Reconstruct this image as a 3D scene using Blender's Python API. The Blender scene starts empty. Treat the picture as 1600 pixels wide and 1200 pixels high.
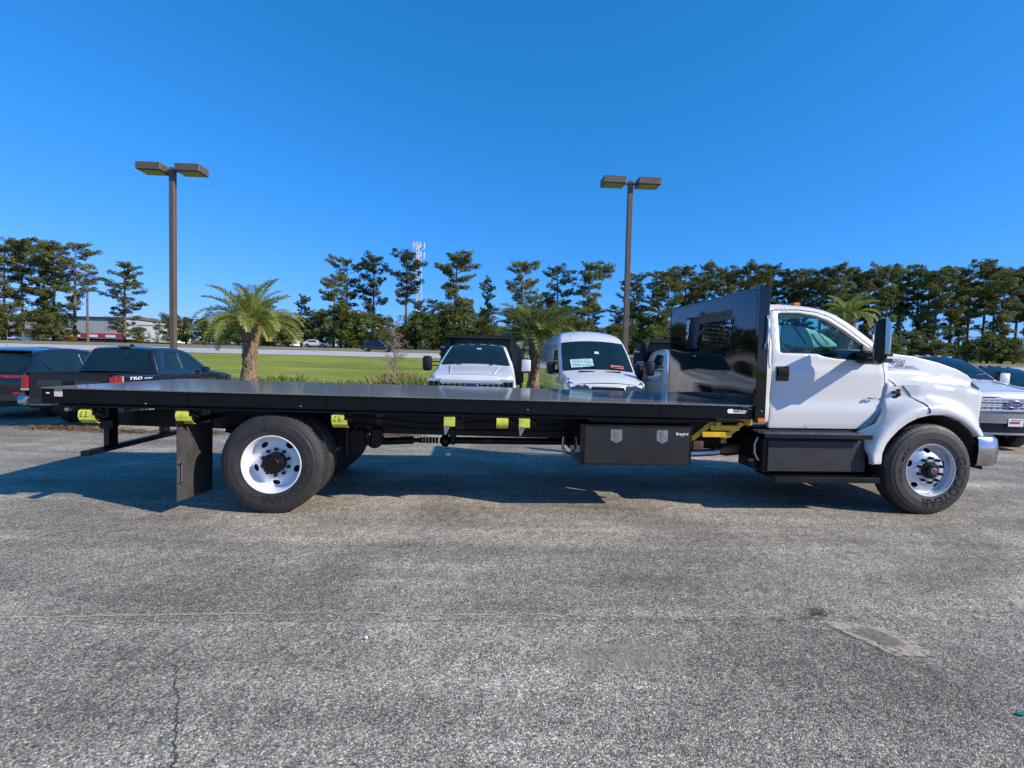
import bpy, math, random
import numpy as np
from mathutils import Vector, Matrix
from mathutils.geometry import delaunay_2d_cdt
random.seed(7)
R = math.radians
C = bpy.context.scene.collection
scene = bpy.context.scene
PI = math.pi

# ------------------------------------------------------------------ camera
cam_d = bpy.data.cameras.new('camera')
cam = bpy.data.objects.new('camera', cam_d); C.objects.link(cam)
cam_d.sensor_width = 36.0
cam_d.lens = 36.0 * 796.5 / 1600.0
cam_d.clip_start = 0.05
cam_d.clip_end = 3000
PITCH, ROLL, CAMH = 0.0420, 0.0239, 1.6164
cam.matrix_world = Matrix.Translation((0, 0, CAMH)) @ Matrix.Rotation(R(90) - PITCH, 4, 'X') @ Matrix.Rotation(ROLL, 4, 'Z')
scene.camera = cam

# ------------------------------------------------------------------ light
SUN_DIR = Vector((0.7927, -0.3365, 0.5085)).normalized()
el = math.asin(SUN_DIR.z); az = math.atan2(SUN_DIR.x, SUN_DIR.y)
world = bpy.data.worlds.new('World'); scene.world = world; world.use_nodes = True
nt = world.node_tree; nt.nodes.clear()
sky = nt.nodes.new('ShaderNodeTexSky'); sky.sky_type = 'NISHITA'; sky.sun_disc = False
sky.sun_elevation = el; sky.sun_rotation = az
sky.air_density = 1.0; sky.dust_density = 0.3; sky.ozone_density = 3.0; sky.altitude = 50
sep = nt.nodes.new('ShaderNodeSeparateColor'); comb = nt.nodes.new('ShaderNodeCombineColor')
nt.links.new(sky.outputs[0], sep.inputs[0])
for i, (k, p) in enumerate(((0.172, 1.38), (1.116, 0.65), (1.83, 0.80))):     # the phone's saturated blue: one grade for the whole sky
    pw = nt.nodes.new('ShaderNodeMath'); pw.operation = 'POWER'; pw.inputs[1].default_value = p
    ml = nt.nodes.new('ShaderNodeMath'); ml.operation = 'MULTIPLY'; ml.inputs[1].default_value = k
    nt.links.new(sep.outputs[i], pw.inputs[0]); nt.links.new(pw.outputs[0], ml.inputs[0]); nt.links.new(ml.outputs[0], comb.inputs[i])
bg = nt.nodes.new('ShaderNodeBackground'); bg.inputs['Strength'].default_value = 0.125
wo = nt.nodes.new('ShaderNodeOutputWorld')
nt.links.new(comb.outputs[0], bg.inputs['Color'])
nt.links.new(bg.outputs[0], wo.inputs['Surface'])
sun_d = bpy.data.lights.new('sun', 'SUN'); sun_d.energy = 4.6; sun_d.angle = R(0.53); sun_d.color = (1.0, 0.915, 0.79)
sun = bpy.data.objects.new('sun', sun_d); C.objects.link(sun)
sun.rotation_euler = SUN_DIR.to_track_quat('Z', 'Y').to_euler(); sun.location = (30, -10, 30)
vs = scene.view_settings
vs.view_transform = 'Standard'; vs.look = 'None'; vs.gamma = 1; vs.use_curve_mapping = False
vs.exposure = 0.28

# ------------------------------------------------------------------ materials
def new_mat(name):
    m = bpy.data.materials.new(name); m.use_nodes = True
    n = m.node_tree.nodes; b = n['Principled BSDF']
    return m, m.node_tree, b
def N(t, ty, **kw):
    n = t.nodes.new(ty)
    for k, v in kw.items():
        if k in n.inputs: n.inputs[k].default_value = v
        else: setattr(n, k, v)
    return n
def ramp(t, stops, interp='LINEAR'):
    n = t.nodes.new('ShaderNodeValToRGB'); n.color_ramp.interpolation = interp
    e = n.color_ramp.elements
    while len(e) < len(stops): e.new(0.5)
    for i, (p, c) in enumerate(stops):
        e[i].position = p
        e[i].color = (c, c, c, 1) if not isinstance(c, (tuple, list)) else (*c, 1)
    return n
def mixc(t, fac, a, b, mode='MIX'):
    n = t.nodes.new('ShaderNodeMix'); n.data_type = 'RGBA'; n.blend_type = mode
    for i, v in ((0, fac), (6, a), (7, b)):
        if isinstance(v, (int, float)): n.inputs[i].default_value = v
        elif isinstance(v, (tuple, list)): n.inputs[i].default_value = (*v, 1)
        else: t.links.new(v, n.inputs[i])
    return n.outputs[2]
def paint(name, col, rough=0.35, metal=0.0, coat=0.0, var=0.06, scale=3.0, bump=0.0, bscale=40, coat_rough=0.03, spec=0.5):
    """general coated surface with slight uneven colour and roughness"""
    m, t, b = new_mat(name)
    tc = N(t, 'ShaderNodeTexCoord')
    no = N(t, 'ShaderNodeTexNoise', Scale=scale, Detail=5.0, Roughness=0.65)
    t.links.new(tc.outputs['Object'], no.inputs['Vector'])
    rp = ramp(t, [(0.3, 1 - var), (0.7, 1 + var)])
    t.links.new(no.outputs[0], rp.inputs[0])
    t.links.new(mixc(t, 1.0, col, rp.outputs[0], 'MULTIPLY'), b.inputs['Base Color'])
    rr = ramp(t, [(0.3, max(0, rough * 0.8)), (0.7, min(1, rough * 1.2))])
    t.links.new(no.outputs[0], rr.inputs[0]); t.links.new(rr.outputs[0], b.inputs['Roughness'])
    b.inputs['Metallic'].default_value = metal
    b.inputs['Coat Weight'].default_value = coat; b.inputs['Coat Roughness'].default_value = coat_rough
    b.inputs['Specular IOR Level'].default_value = spec
    if bump > 0:
        n2 = N(t, 'ShaderNodeTexNoise', Scale=bscale, Detail=3.0)
        t.links.new(tc.outputs['Object'], n2.inputs['Vector'])
        bm = N(t, 'ShaderNodeBump', Strength=bump, Distance=0.01)
        t.links.new(n2.outputs[0], bm.inputs['Height']); t.links.new(bm.outputs[0], b.inputs['Normal'])
    return m
def glass(name, tintc, rough=0.0, refl=1.0):
    m, t, b = new_mat(name); t.nodes.remove(b)
    out = [n for n in t.nodes if n.type == 'OUTPUT_MATERIAL'][0]
    tr = N(t, 'ShaderNodeBsdfTransparent', Color=(*tintc, 1))
    gl = N(t, 'ShaderNodeBsdfGlossy', Roughness=rough, Color=(refl, refl, refl, 1))
    fr = N(t, 'ShaderNodeFresnel', IOR=1.5)
    mx = N(t, 'ShaderNodeMixShader')
    t.links.new(fr.outputs[0], mx.inputs[0]); t.links.new(tr.outputs[0], mx.inputs[1]); t.links.new(gl.outputs[0], mx.inputs[2])
    t.links.new(mx.outputs[0], out.inputs[0])
    return m
M = {}
M['white'] = paint('white_paint', (0.66, 0.645, 0.615), 0.34, coat=0.6, var=0.015, scale=1.5)
M['white2'] = paint('white_van_paint', (0.68, 0.665, 0.635), 0.30, coat=1.0, var=0.015, scale=1.2)
M['black'] = paint('black_gloss_paint', (0.003, 0.003, 0.0035), 0.04, coat=0.3, var=0.1, spec=0.4, coat_rough=0.02)
M['rail'] = paint('black_rail_paint', (0.004, 0.004, 0.0045), 0.3, coat=0.0, var=0.2, spec=0.25)
M['deck'] = paint('black_deck_paint', (0.16, 0.14, 0.115), 0.5, coat=0.6, var=0.15, scale=1.3, bump=0.005, bscale=1.5, coat_rough=0.07)
M['satin'] = paint('black_satin_steel', (0.006, 0.006, 0.0065), 0.42, var=0.2, bump=0.03, spec=0.3)
M['plastic'] = paint('black_textured_plastic', (0.016, 0.016, 0.0165), 0.5, var=0.15, scale=8, bump=0.2, bscale=220, spec=0.35)
M['cover'] = paint('grey_textured_cover', (0.028, 0.028, 0.029), 0.5, var=0.12, scale=10, bump=0.25, bscale=260, spec=0.35)
M['rubber'] = paint('tyre_rubber', (0.030, 0.027, 0.025), 0.6, var=0.25, scale=7, bump=0.12, bscale=90)
M['rubber_text'] = paint('raised_rubber', (0.005, 0.005, 0.005), 0.4, var=0.1)
M['rimw'] = paint('white_wheel_paint', (0.78, 0.80, 0.83), 0.3, coat=0.4, var=0.05, scale=6)
M['alu'] = paint('silver_wheel_paint', (0.55, 0.57, 0.60), 0.30, metal=0.35, var=0.08, scale=6)
M['chrome'] = paint('chrome', (0.50, 0.49, 0.48), 0.20, metal=1.0, var=0.03)
M['steel'] = paint('brushed_steel', (0.5, 0.5, 0.5), 0.28, metal=1.0, var=0.12, scale=20)
M['bronze'] = paint('bronze_lamp_paint', (0.105, 0.078, 0.058), 0.5, var=0.12, scale=4)
M['lens'] = paint('lamp_lens', (0.17, 0.165, 0.09), 0.25, var=0.1)
M['yellow'] = paint('yellow_step_paint', (0.72, 0.42, 0.01), 0.4, var=0.15, scale=9)
M['orange'] = paint('orange_lens', (0.85, 0.16, 0.015), 0.25, coat=0.5, var=0.05)
M['red'] = paint('red_lens', (0.33, 0.010, 0.010), 0.2, coat=0.8, var=0.08)
M['reflector'] = paint('pale_reflector', (0.62, 0.52, 0.50), 0.4, var=0.03)
M['darkglass'] = paint('dark_tinted_glass', (0.008, 0.020, 0.024), 0.03, coat=0.0, var=0.3, scale=1.5, spec=0.5)
M['tealglass'] = paint('teal_tinted_glass', (0.03, 0.075, 0.075), 0.04, var=0.2, spec=0.9)
M['glass'] = glass('side_window_glass', (0.60, 0.86, 0.83))
M['mirror'] = paint('mirror_glass', (0.7, 0.7, 0.72), 0.02, metal=1.0, var=0.0)
M['seat'] = paint('pale_seat_vinyl', (0.55, 0.60, 0.58), 0.5, var=0.08)
M['interior'] = paint('dark_interior', (0.03, 0.033, 0.036), 0.6, var=0.1)
M['taco'] = paint('dark_grey_metallic_paint', (0.014, 0.015, 0.018), 0.28, metal=0.35, coat=1.0, var=0.05)
M['navy'] = paint('dark_navy_paint', (0.008, 0.008, 0.011), 0.25, metal=0.2, coat=1.0, var=0.05)
M['dump'] = paint('black_dump_body_paint', (0.012, 0.011, 0.011), 0.4, var=0.2, scale=2, coat=0.2)
M['blue'] = paint('blue_emblem', (0.01, 0.05, 0.25), 0.25, coat=1.0, var=0.02)
M['letter'] = paint('white_lettering', (0.85, 0.86, 0.88), 0.4, var=0.0)
M['darkletter'] = paint('black_lettering', (0.01, 0.01, 0.01), 0.4, var=0.0)
M['redletter'] = paint('red_lettering', (0.5, 0.02, 0.02), 0.4, var=0.0)
M['plate'] = paint('white_plate', (0.75, 0.74, 0.74), 0.4, var=0.03)
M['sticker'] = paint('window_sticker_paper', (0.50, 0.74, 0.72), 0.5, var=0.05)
M['paperred'] = paint('dashboard_leaflet', (0.45, 0.16, 0.12), 0.5, var=0.15, scale=20)
M['exhaust'] = paint('stained_exhaust_steel', (0.16, 0.10, 0.075), 0.4, metal=0.8, var=0.4, scale=9)
M['grey'] = paint('grey_metal_wall', (0.36, 0.38, 0.40), 0.5, var=0.05)
M['roofgrey'] = paint('brown_roof', (0.14, 0.10, 0.08), 0.7, var=0.1)
M['whitewall'] = paint('white_wall', (0.80, 0.80, 0.80), 0.6, var=0.04)
M['redstripe'] = paint('red_banding', (0.42, 0.03, 0.03), 0.5, var=0.1)
M['wood'] = paint('weathered_pole_wood', (0.15, 0.10, 0.07), 0.85, var=0.25, bump=0.3)
M['tower'] = paint('white_tower_paint', (0.62, 0.62, 0.64), 0.5, var=0.05)

def strap_mat():
    m, t, b = new_mat('yellow_webbing')
    tc = N(t, 'ShaderNodeTexCoord'); w = N(t, 'ShaderNodeTexWave', Scale=60.0, Distortion=1.0); w.bands_direction = 'X'
    t.links.new(tc.outputs['Object'], w.inputs['Vector'])
    no = N(t, 'ShaderNodeTexNoise', Scale=18.0, Detail=4.0); t.links.new(tc.outputs['Object'], no.inputs['Vector'])
    a = mixc(t, w.outputs[0], (0.48, 0.51, 0.03), (0.74, 0.76, 0.11))
    rp = ramp(t, [(0.35, 0.72), (0.6, 1.0)]); t.links.new(no.outputs[0], rp.inputs[0])
    t.links.new(mixc(t, 1.0, a, rp.outputs[0], 'MULTIPLY'), b.inputs['Base Color'])
    b.inputs['Roughness'].default_value = 0.55
    return m
M['strap'] = strap_mat()

def asphalt_mat():
    m, t, b = new_mat('worn_asphalt')
    tc = N(t, 'ShaderNodeTexCoord'); co = tc.outputs['Object']
    v1 = N(t, 'ShaderNodeTexVoronoi', Scale=130.0); t.links.new(co, v1.inputs['Vector'])
    v2 = N(t, 'ShaderNodeTexVoronoi', Scale=70.0); t.links.new(co, v2.inputs['Vector'])
    sx = N(t, 'ShaderNodeSeparateColor'); t.links.new(v1.outputs['Color'], sx.inputs[0])
    sy = N(t, 'ShaderNodeSeparateColor'); t.links.new(v2.outputs['Color'], sy.inputs[0])
    r1 = ramp(t, [(0.0, (0.13, 0.112, 0.086)), (0.3, (0.28, 0.243, 0.186)), (0.6, (0.415, 0.360, 0.277)), (0.85, (0.555, 0.483, 0.376)), (1.0, (0.86, 0.755, 0.60))])
    t.links.new(sx.outputs[0], r1.inputs[0])
    r2 = ramp(t, [(0.0, 0.78), (0.5, 0.98), (0.8, 1.08), (1.0, 1.25)]); t.links.new(sy.outputs[1], r2.inputs[0])
    c = mixc(t, 1.0, r1.outputs[0], r2.outputs[0], 'MULTIPLY')
    # darker binder between the stones
    dr = ramp(t, [(0.0, 1.0), (0.45, 0.95), (0.8, 0.45)]); t.links.new(v1.outputs['Distance'], dr.inputs[0])
    sc = N(t, 'ShaderNodeMath', operation='MULTIPLY'); sc.inputs[1].default_value = 1.0
    t.links.new(v1.outputs['Distance'], sc.inputs[0])
    c = mixc(t, 0.8, c, dr.outputs[0], 'MULTIPLY')
    # wide patches, tyre-worn bands, dusty areas
    n1 = N(t, 'ShaderNodeTexNoise', Scale=0.55, Detail=6.0, Roughness=0.6, Distortion=0.6); t.links.new(co, n1.inputs['Vector'])
    p1 = ramp(t, [(0.30, 0.66), (0.5, 1.0), (0.68, 1.5)]); t.links.new(n1.outputs[0], p1.inputs[0])
    c = mixc(t, 1.0, c, p1.outputs[0], 'MULTIPLY')
    mp = N(t, 'ShaderNodeMapping'); mp.inputs['Scale'].default_value = (0.16, 1.3, 1); mp.inputs['Rotation'].default_value = (0, 0, 0.12)
    t.links.new(co, mp.inputs['Vector'])
    n2 = N(t, 'ShaderNodeTexNoise', Scale=1.6, Detail=5.0, Distortion=0.8); t.links.new(mp.outputs[0], n2.inputs['Vector'])
    p2 = ramp(t, [(0.35, 0.78), (0.55, 1.0), (0.72, 1.32)]); t.links.new(n2.outputs[0], p2.inputs[0])
    c = mixc(t, 1.0, c, p2.outputs[0], 'MULTIPLY')
    n3 = N(t, 'ShaderNodeTexNoise', Scale=9.0, Detail=6.0); t.links.new(co, n3.inputs['Vector'])
    p3 = ramp(t, [(0.3, 0.85), (0.7, 1.13)]); t.links.new(n3.outputs[0], p3.inputs[0])
    c = mixc(t, 1.0, c, p3.outputs[0], 'MULTIPLY')
    t.links.new(c, b.inputs['Base Color'])
    b.inputs['Roughness'].default_value = 0.82; b.inputs['Specular IOR Level'].default_value = 0.25
    bm = N(t, 'ShaderNodeBump', Strength=0.9, Distance=0.004); bm.invert = True
    t.links.new(v1.outputs['Distance'], bm.inputs['Height'])
    bm2 = N(t, 'ShaderNodeBump', Strength=0.35, Distance=0.05); t.links.new(n3.outputs[0], bm2.inputs['Height'])
    t.links.new(bm.outputs[0], bm2.inputs['Normal']); t.links.new(bm2.outputs[0], b.inputs['Normal'])
    return m
M['asphalt'] = asphalt_mat()

def dust_mat(name, col, thr=0.5, sc=14.0, amax=1.0):
    """sandy dirt lying in a shallow patch; ragged, lets stones through"""
    m, t, b = new_mat(name)
    out = [n for n in t.nodes if n.type == 'OUTPUT_MATERIAL'][0]
    tc = N(t, 'ShaderNodeTexCoord')
    n1 = N(t, 'ShaderNodeTexNoise', Scale=sc, Detail=8.0, Roughness=0.75); t.links.new(tc.outputs['Object'], n1.inputs['Vector'])
    v = N(t, 'ShaderNodeTexVoronoi', Scale=85.0); t.links.new(tc.outputs['Object'], v.inputs['Vector'])
    rp = ramp(t, [(0, 0.65), (1, 1.25)]); t.links.new(v.outputs['Color'], rp.inputs[0])
    t.links.new(mixc(t, 1.0, col, rp.outputs[0], 'MULTIPLY'), b.inputs['Base Color'])
    b.inputs['Roughness'].default_value = 0.95
    at = N(t, 'ShaderNodeAttribute', attribute_name='edge')
    ad = N(t, 'ShaderNodeMath', operation='ADD'); t.links.new(n1.outputs[0], ad.inputs[0]); t.links.new(at.outputs['Fac'], ad.inputs[1])
    al = ramp(t, [(thr + 0.36, 0.0), (thr + 0.62, amax)]); t.links.new(ad.outputs[0], al.inputs[0])
    t.links.new(al.outputs[0], b.inputs['Alpha'])
    return m
M['sand'] = dust_mat('pale_sandy_dirt', (0.60, 0.50, 0.37), 0.50, 26.0, 0.72)
M['seam'] = dust_mat('pale_seam_dirt', (0.60, 0.50, 0.38), 0.40, 18.0, 0.75)
M['flap'] = paint('grey_rubber_flap', (0.055, 0.05, 0.047), 0.7, var=0.3, scale=6)
M['dirt'] = dust_mat('brown_dirt', (0.26, 0.21, 0.15), 0.46, 30.0, 0.75)
M['dustlight'] = dust_mat('thin_pale_dust', (0.50, 0.43, 0.34), 0.46, 22.0, 0.32)
M['tarcrack'] = paint('crack_dark', (0.05, 0.046, 0.042), 0.9, var=0.2)
M['stripe'] = dust_mat('worn_white_line', (0.62, 0.60, 0.56), 0.30)

def grass_mat():
    m, t, b = new_mat('mown_grass')
    tc = N(t, 'ShaderNodeTexCoord'); co = tc.outputs['Object']
    n1 = N(t, 'ShaderNodeTexNoise', Scale=0.12, Detail=6.0, Roughness=0.65); t.links.new(co, n1.inputs['Vector'])
    mp = N(t, 'ShaderNodeMapping'); mp.inputs['Scale'].default_value = (0.06, 1.0, 1.0); t.links.new(co, mp.inputs['Vector'])
    n2 = N(t, 'ShaderNodeTexNoise', Scale=0.9, Detail=4.0, Roughness=0.7); t.links.new(mp.outputs[0], n2.inputs['Vector'])
    n3 = N(t, 'ShaderNodeTexNoise', Scale=7.0, Detail=6.0, Roughness=0.8); t.links.new(co, n3.inputs['Vector'])
    a = ramp(t, [(0.3, (0.15, 0.19, 0.026)), (0.5, (0.26, 0.30, 0.045)), (0.72, (0.40, 0.38, 0.085))]); t.links.new(n1.outputs[0], a.inputs[0])
    s = ramp(t, [(0.36, 0.66), (0.5, 1.0), (0.66, 1.28)]); t.links.new(n2.outputs[0], s.inputs[0])
    f = ramp(t, [(0.25, 0.55), (0.5, 1.0), (0.75, 1.45)]); t.links.new(n3.outputs[0], f.inputs[0])
    c = mixc(t, 1.0, a.outputs[0], s.outputs[0], 'MULTIPLY'); c = mixc(t, 1.0, c, f.outputs[0], 'MULTIPLY')
    t.links.new(c, b.inputs['Base Color']); b.inputs['Roughness'].default_value = 0.9; b.inputs['Specular IOR Level'].default_value = 0.15
    bm = N(t, 'ShaderNodeBump', Strength=0.8, Distance=0.1); t.links.new(n3.outputs[0], bm.inputs['Height']); t.links.new(bm.outputs[0], b.inputs['Normal'])
    return m
M['grass'] = grass_mat()
def simple_noise_mat(name, c1, c2, scale, rough=0.9, detail=6.0):
    m, t, b = new_mat(name)
    tc = N(t, 'ShaderNodeTexCoord'); n1 = N(t, 'ShaderNodeTexNoise', Scale=scale, Detail=detail, Roughness=0.7); t.links.new(tc.outputs['Object'], n1.inputs['Vector'])
    a = ramp(t, [(0.32, c1), (0.68, c2)]); t.links.new(n1.outputs[0], a.inputs[0]); t.links.new(a.outputs[0], b.inputs['Base Color'])
    b.inputs['Roughness'].default_value = rough; b.inputs['Specular IOR Level'].default_value = 0.2
    return m
M['drygrass'] = simple_noise_mat('dry_verge_grass', (0.15, 0.135, 0.06), (0.36, 0.30, 0.18), 1.5)
M['duff'] = simple_noise_mat('leafy_woodland_floor', (0.02, 0.022, 0.010), (0.09, 0.07, 0.035), 0.5)
M['road'] = simple_noise_mat('pale_concrete_road', (0.42, 0.39, 0.37), (0.56, 0.52, 0.50), 0.6)
def leaf_mat(name, c1, c2, trans=0.25, scale=0.6, rand=0.35):
    m, t, b = new_mat(name)
    tc = N(t, 'ShaderNodeTexCoord'); oi = N(t, 'ShaderNodeObjectInfo')
    n1 = N(t, 'ShaderNodeTexNoise', Scale=scale, Detail=5.0, Roughness=0.7); t.links.new(tc.outputs['Object'], n1.inputs['Vector'])
    a = ramp(t, [(0.33, c1), (0.67, c2)]); t.links.new(n1.outputs[0], a.inputs[0])
    rr = ramp(t, [(0.0, (1 - rand, 1 - rand, 1 - rand)), (1.0, (1 + rand * 1.2, 1 + rand, 1 + rand * 0.5))]); t.links.new(oi.outputs['Random'], rr.inputs[0])
    c = mixc(t, 1.0, a.outputs[0], rr.outputs[0], 'MULTIPLY')
    t.links.new(c, b.inputs['Base Color']); b.inputs['Roughness'].default_value = 0.6; b.inputs['Specular IOR Level'].default_value = 0.3
    out = [n for n in t.nodes if n.type == 'OUTPUT_MATERIAL'][0]
    tl = N(t, 'ShaderNodeBsdfTranslucent'); t.links.new(c, tl.inputs[0])
    mx = N(t, 'ShaderNodeMixShader'); mx.inputs[0].default_value = trans
    t.links.new(b.outputs[0], mx.inputs[1]); t.links.new(tl.outputs[0], mx.inputs[2]); t.links.new(mx.outputs[0], out.inputs[0])
    return m
M['pine'] = leaf_mat('pine_needles', (0.060, 0.088, 0.026), (0.23, 0.24, 0.070), 0.3, 0.35)
M['broad'] = leaf_mat('broadleaf_foliage', (0.065, 0.100, 0.024), (0.26, 0.28, 0.07), 0.35, 0.4)
M['autumn'] = leaf_mat('yellowing_foliage', (0.20, 0.13, 0.02), (0.40, 0.26, 0.04), 0.3)
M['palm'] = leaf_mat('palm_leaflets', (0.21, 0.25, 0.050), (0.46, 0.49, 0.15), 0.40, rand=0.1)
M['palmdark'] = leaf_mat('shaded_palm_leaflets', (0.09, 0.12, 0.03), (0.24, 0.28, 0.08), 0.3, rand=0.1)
M['palmdry'] = leaf_mat('dry_orange_palm_stalks', (0.35, 0.17, 0.02), (0.5, 0.28, 0.05), 0.2, rand=0.1)
M['bark'] = paint('pine_bark', (0.15, 0.105, 0.08), 0.9, var=0.35, scale=6, bump=0.4)
M['palmbark'] = paint('palm_boot_bark', (0.24, 0.155, 0.10), 0.9, var=0.45, scale=9, bump=0.5)
M['twig'] = paint('pale_twigs', (0.30, 0.23, 0.18), 0.9, var=0.25, scale=6)
M['weed'] = leaf_mat('tall_weeds', (0.085, 0.15, 0.025), (0.20, 0.27, 0.07), 0.3, 1.5)
M['straw'] = leaf_mat('dry_straw_grass', (0.32, 0.25, 0.11), (0.50, 0.40, 0.20), 0.2, 1.5)
M['litter'] = leaf_mat('orange_pine_straw', (0.20, 0.12, 0.06), (0.36, 0.23, 0.13), 0.1, 3.0)

# ------------------------------------------------------------------ mesh helpers
def link(name, me, mat=None, parent=None, smooth=None):
    if mat is not None and not me.materials: me.materials.append(mat)
    if smooth is not None and len(me.polygons):
        me.shade_smooth()
        if smooth < 180: me.set_sharp_from_angle(angle=R(smooth))
    o = bpy.data.objects.new(name, me); C.objects.link(o)
    if parent is not None: o.parent = parent
    return o
def tag(o, label=None, cat=None, group=None, kind=None):
    if label: o['label'] = label
    if cat: o['category'] = cat
    if group: o['group'] = group
    if kind: o['kind'] = kind
    return o
def empty(name, loc=(0, 0, 0), rz=0.0, label=None, cat=None, group=None):
    o = bpy.data.objects.new(name, None); C.objects.link(o); o.empty_display_size = 0.3
    o.location = loc; o.rotation_euler = (0, 0, rz)
    return tag(o, label, cat, group)
def rot_to(d):
    return Vector((0, 0, 1)).rotation_difference(Vector(d).normalized()).to_matrix()
class MB:
    def __init__(s): s.v = []; s.f = []
    def add(s, v, f):
        k = len(s.v); s.v += [tuple(p) for p in v]; s.f += [tuple(i + k for i in q) for q in f]; return s
    def box(s, x0, x1, y0, y1, z0, z1, c=0.0, m=None):
        cx, cy, cz = (x0 + x1) / 2, (y0 + y1) / 2, (z0 + z1) / 2
        hx, hy, hz = abs(x1 - x0) / 2, abs(y1 - y0) / 2, abs(z1 - z0) / 2
        c = min(c, hx * .9, hy * .9, hz * .9)
        if c <= 0:
            v = [(cx + a * hx, cy + b * hy, cz + d * hz) for a in (-1, 1) for b in (-1, 1) for d in (-1, 1)]
            f = [(0, 1, 3, 2), (4, 6, 7, 5), (0, 4, 5, 1), (2, 3, 7, 6), (0, 2, 6, 4), (1, 5, 7, 3)]
        else:
            v = []; idx = {}
            for a in (-1, 1):
                for b in (-1, 1):
                    for d in (-1, 1):
                        for ax in range(3):
                            p = [cx + a * (hx - c), cy + b * (hy - c), cz + d * (hz - c)]
                            p[ax] = (cx, cy, cz)[ax] + (a, b, d)[ax] * (hx, hy, hz)[ax]
                            idx[(a, b, d, ax)] = len(v); v.append(tuple(p))
            f = []
            for ax in range(3):
                o1, o2 = [i for i in range(3) if i != ax]
                for sg in (-1, 1):
                    q = []
                    for (u, w) in ((-1, -1), (1, -1), (1, 1), (-1, 1)):
                        k = [0, 0, 0]; k[ax] = sg; k[o1] = u; k[o2] = w; q.append(idx[(k[0], k[1], k[2], ax)])
                    f.append(tuple(q))
            for ax in range(3):
                o1, o2 = [i for i in range(3) if i != ax]
                for u in (-1, 1):
                    for w in (-1, 1):
                        q = []
                        for sg, aa in ((-1, o1), (1, o1), (1, o2), (-1, o2)):
                            k = [0, 0, 0]; k[ax] = sg; k[o1] = u; k[o2] = w; q.append(idx[(k[0], k[1], k[2], aa)])
                        f.append(tuple(q))
            for a in (-1, 1):
                for b in (-1, 1):
                    for d in (-1, 1): f.append((idx[(a, b, d, 0)], idx[(a, b, d, 1)], idx[(a, b, d, 2)]))
        if m is not None: v = [tuple(m @ Vector(p)) for p in v]
        return s.add(v, f)
    def cyl(s, p0, p1, r0, r1=None, n=16, caps=True):
        r1 = r0 if r1 is None else r1
        return s.tube([p0, p1], [r0, r1], n, caps)
    def tube(s, pts, rad, n=8, caps=True):
        pts = [Vector(p) for p in pts]
        if isinstance(rad, (int, float)): rad = [rad] * len(pts)
        v = []; f = []; ref = None
        for i, p in enumerate(pts):
            d = (pts[min(i + 1, len(pts) - 1)] - pts[max(i - 1, 0)]).normalized()
            if ref is None:
                ref = Vector((0, 0, 1)) if abs(d.z) < 0.9 else Vector((1, 0, 0))
            a = d.cross(ref)
            if a.length < 1e-4: a = d.orthogonal()
            a.normalize(); b = d.cross(a).normalized(); ref = -b if (-b).dot(ref) > 0 else b
            ref = a.cross(d)
            for k in range(n):
                t = 2 * PI * k / n
                v.append(tuple(p + (a * math.cos(t) + b * math.sin(t)) * rad[i]))
        for i in range(len(pts) - 1):
            for k in range(n):
                k2 = (k + 1) % n; f.append((i * n + k, i * n + k2, (i + 1) * n + k2, (i + 1) * n + k))
        if caps: f.append(tuple(range(n))[::-1]); f.append(tuple((len(pts) - 1) * n + k for k in range(n)))
        return s.add(v, f)
    def prism(s, poly, ax, a, b):
        """poly in the two other axes (in x,y,z order), extruded from a to b along ax"""
        n = len(poly); v = []
        for t in (a, b):
            for p in poly:
                q = list(p); q.insert(ax, t); v.append(tuple(q))
        f = [tuple(range(n)), tuple(range(n, 2 * n))[::-1]] + [(i, i + n, (i + 1) % n + n, (i + 1) % n) for i in range(n)]
        return s.add(v, f)
    def lathe(s, prof, o, d, n=48):
        """prof list of (radius, along d)"""
        m = rot_to(d); o = Vector(o); v = []; f = []
        for (r, t) in prof:
            for k in range(n):
                a = 2 * PI * k / n; v.append(tuple(o + m @ Vector((r * math.cos(a), r * math.sin(a), t))))
        for i in range(len(prof) - 1):
            for k in range(n):
                k2 = (k + 1) % n; f.append((i * n + k, i * n + k2, (i + 1) * n + k2, (i + 1) * n + k))
        return s.add(v, f)
    def mesh(s, name):
        me = bpy.data.meshes.new(name); me.from_pydata(s.v, [], s.f); me.update(); return me
    def build(s, name, mat, parent=None, smooth=35):
        return link(name, s.mesh(name), mat, parent, smooth)
def fast_mesh(name, V, F):
    """numpy V (n,3), F (m,3|4)"""
    me = bpy.data.meshes.new(name); V = np.asarray(V, np.float32); F = np.asarray(F, np.int32)
    k = F.shape[1]
    me.vertices.add(len(V)); me.vertices.foreach_set('co', V.ravel())
    me.loops.add(F.size); me.loops.foreach_set('vertex_index', F.ravel())
    me.polygons.add(len(F)); me.polygons.foreach_set('loop_start', np.arange(0, F.size, k, dtype=np.int32))
    me.polygons.foreach_set('loop_total', np.full(len(F), k, np.int32))
    me.update(calc_edges=True); return me
def copy_tree(o, parent=None):
    c = o.copy(); C.objects.link(c); c.parent = parent
    for ch in list(o.children): copy_tree(ch, c)
    return c

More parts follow.
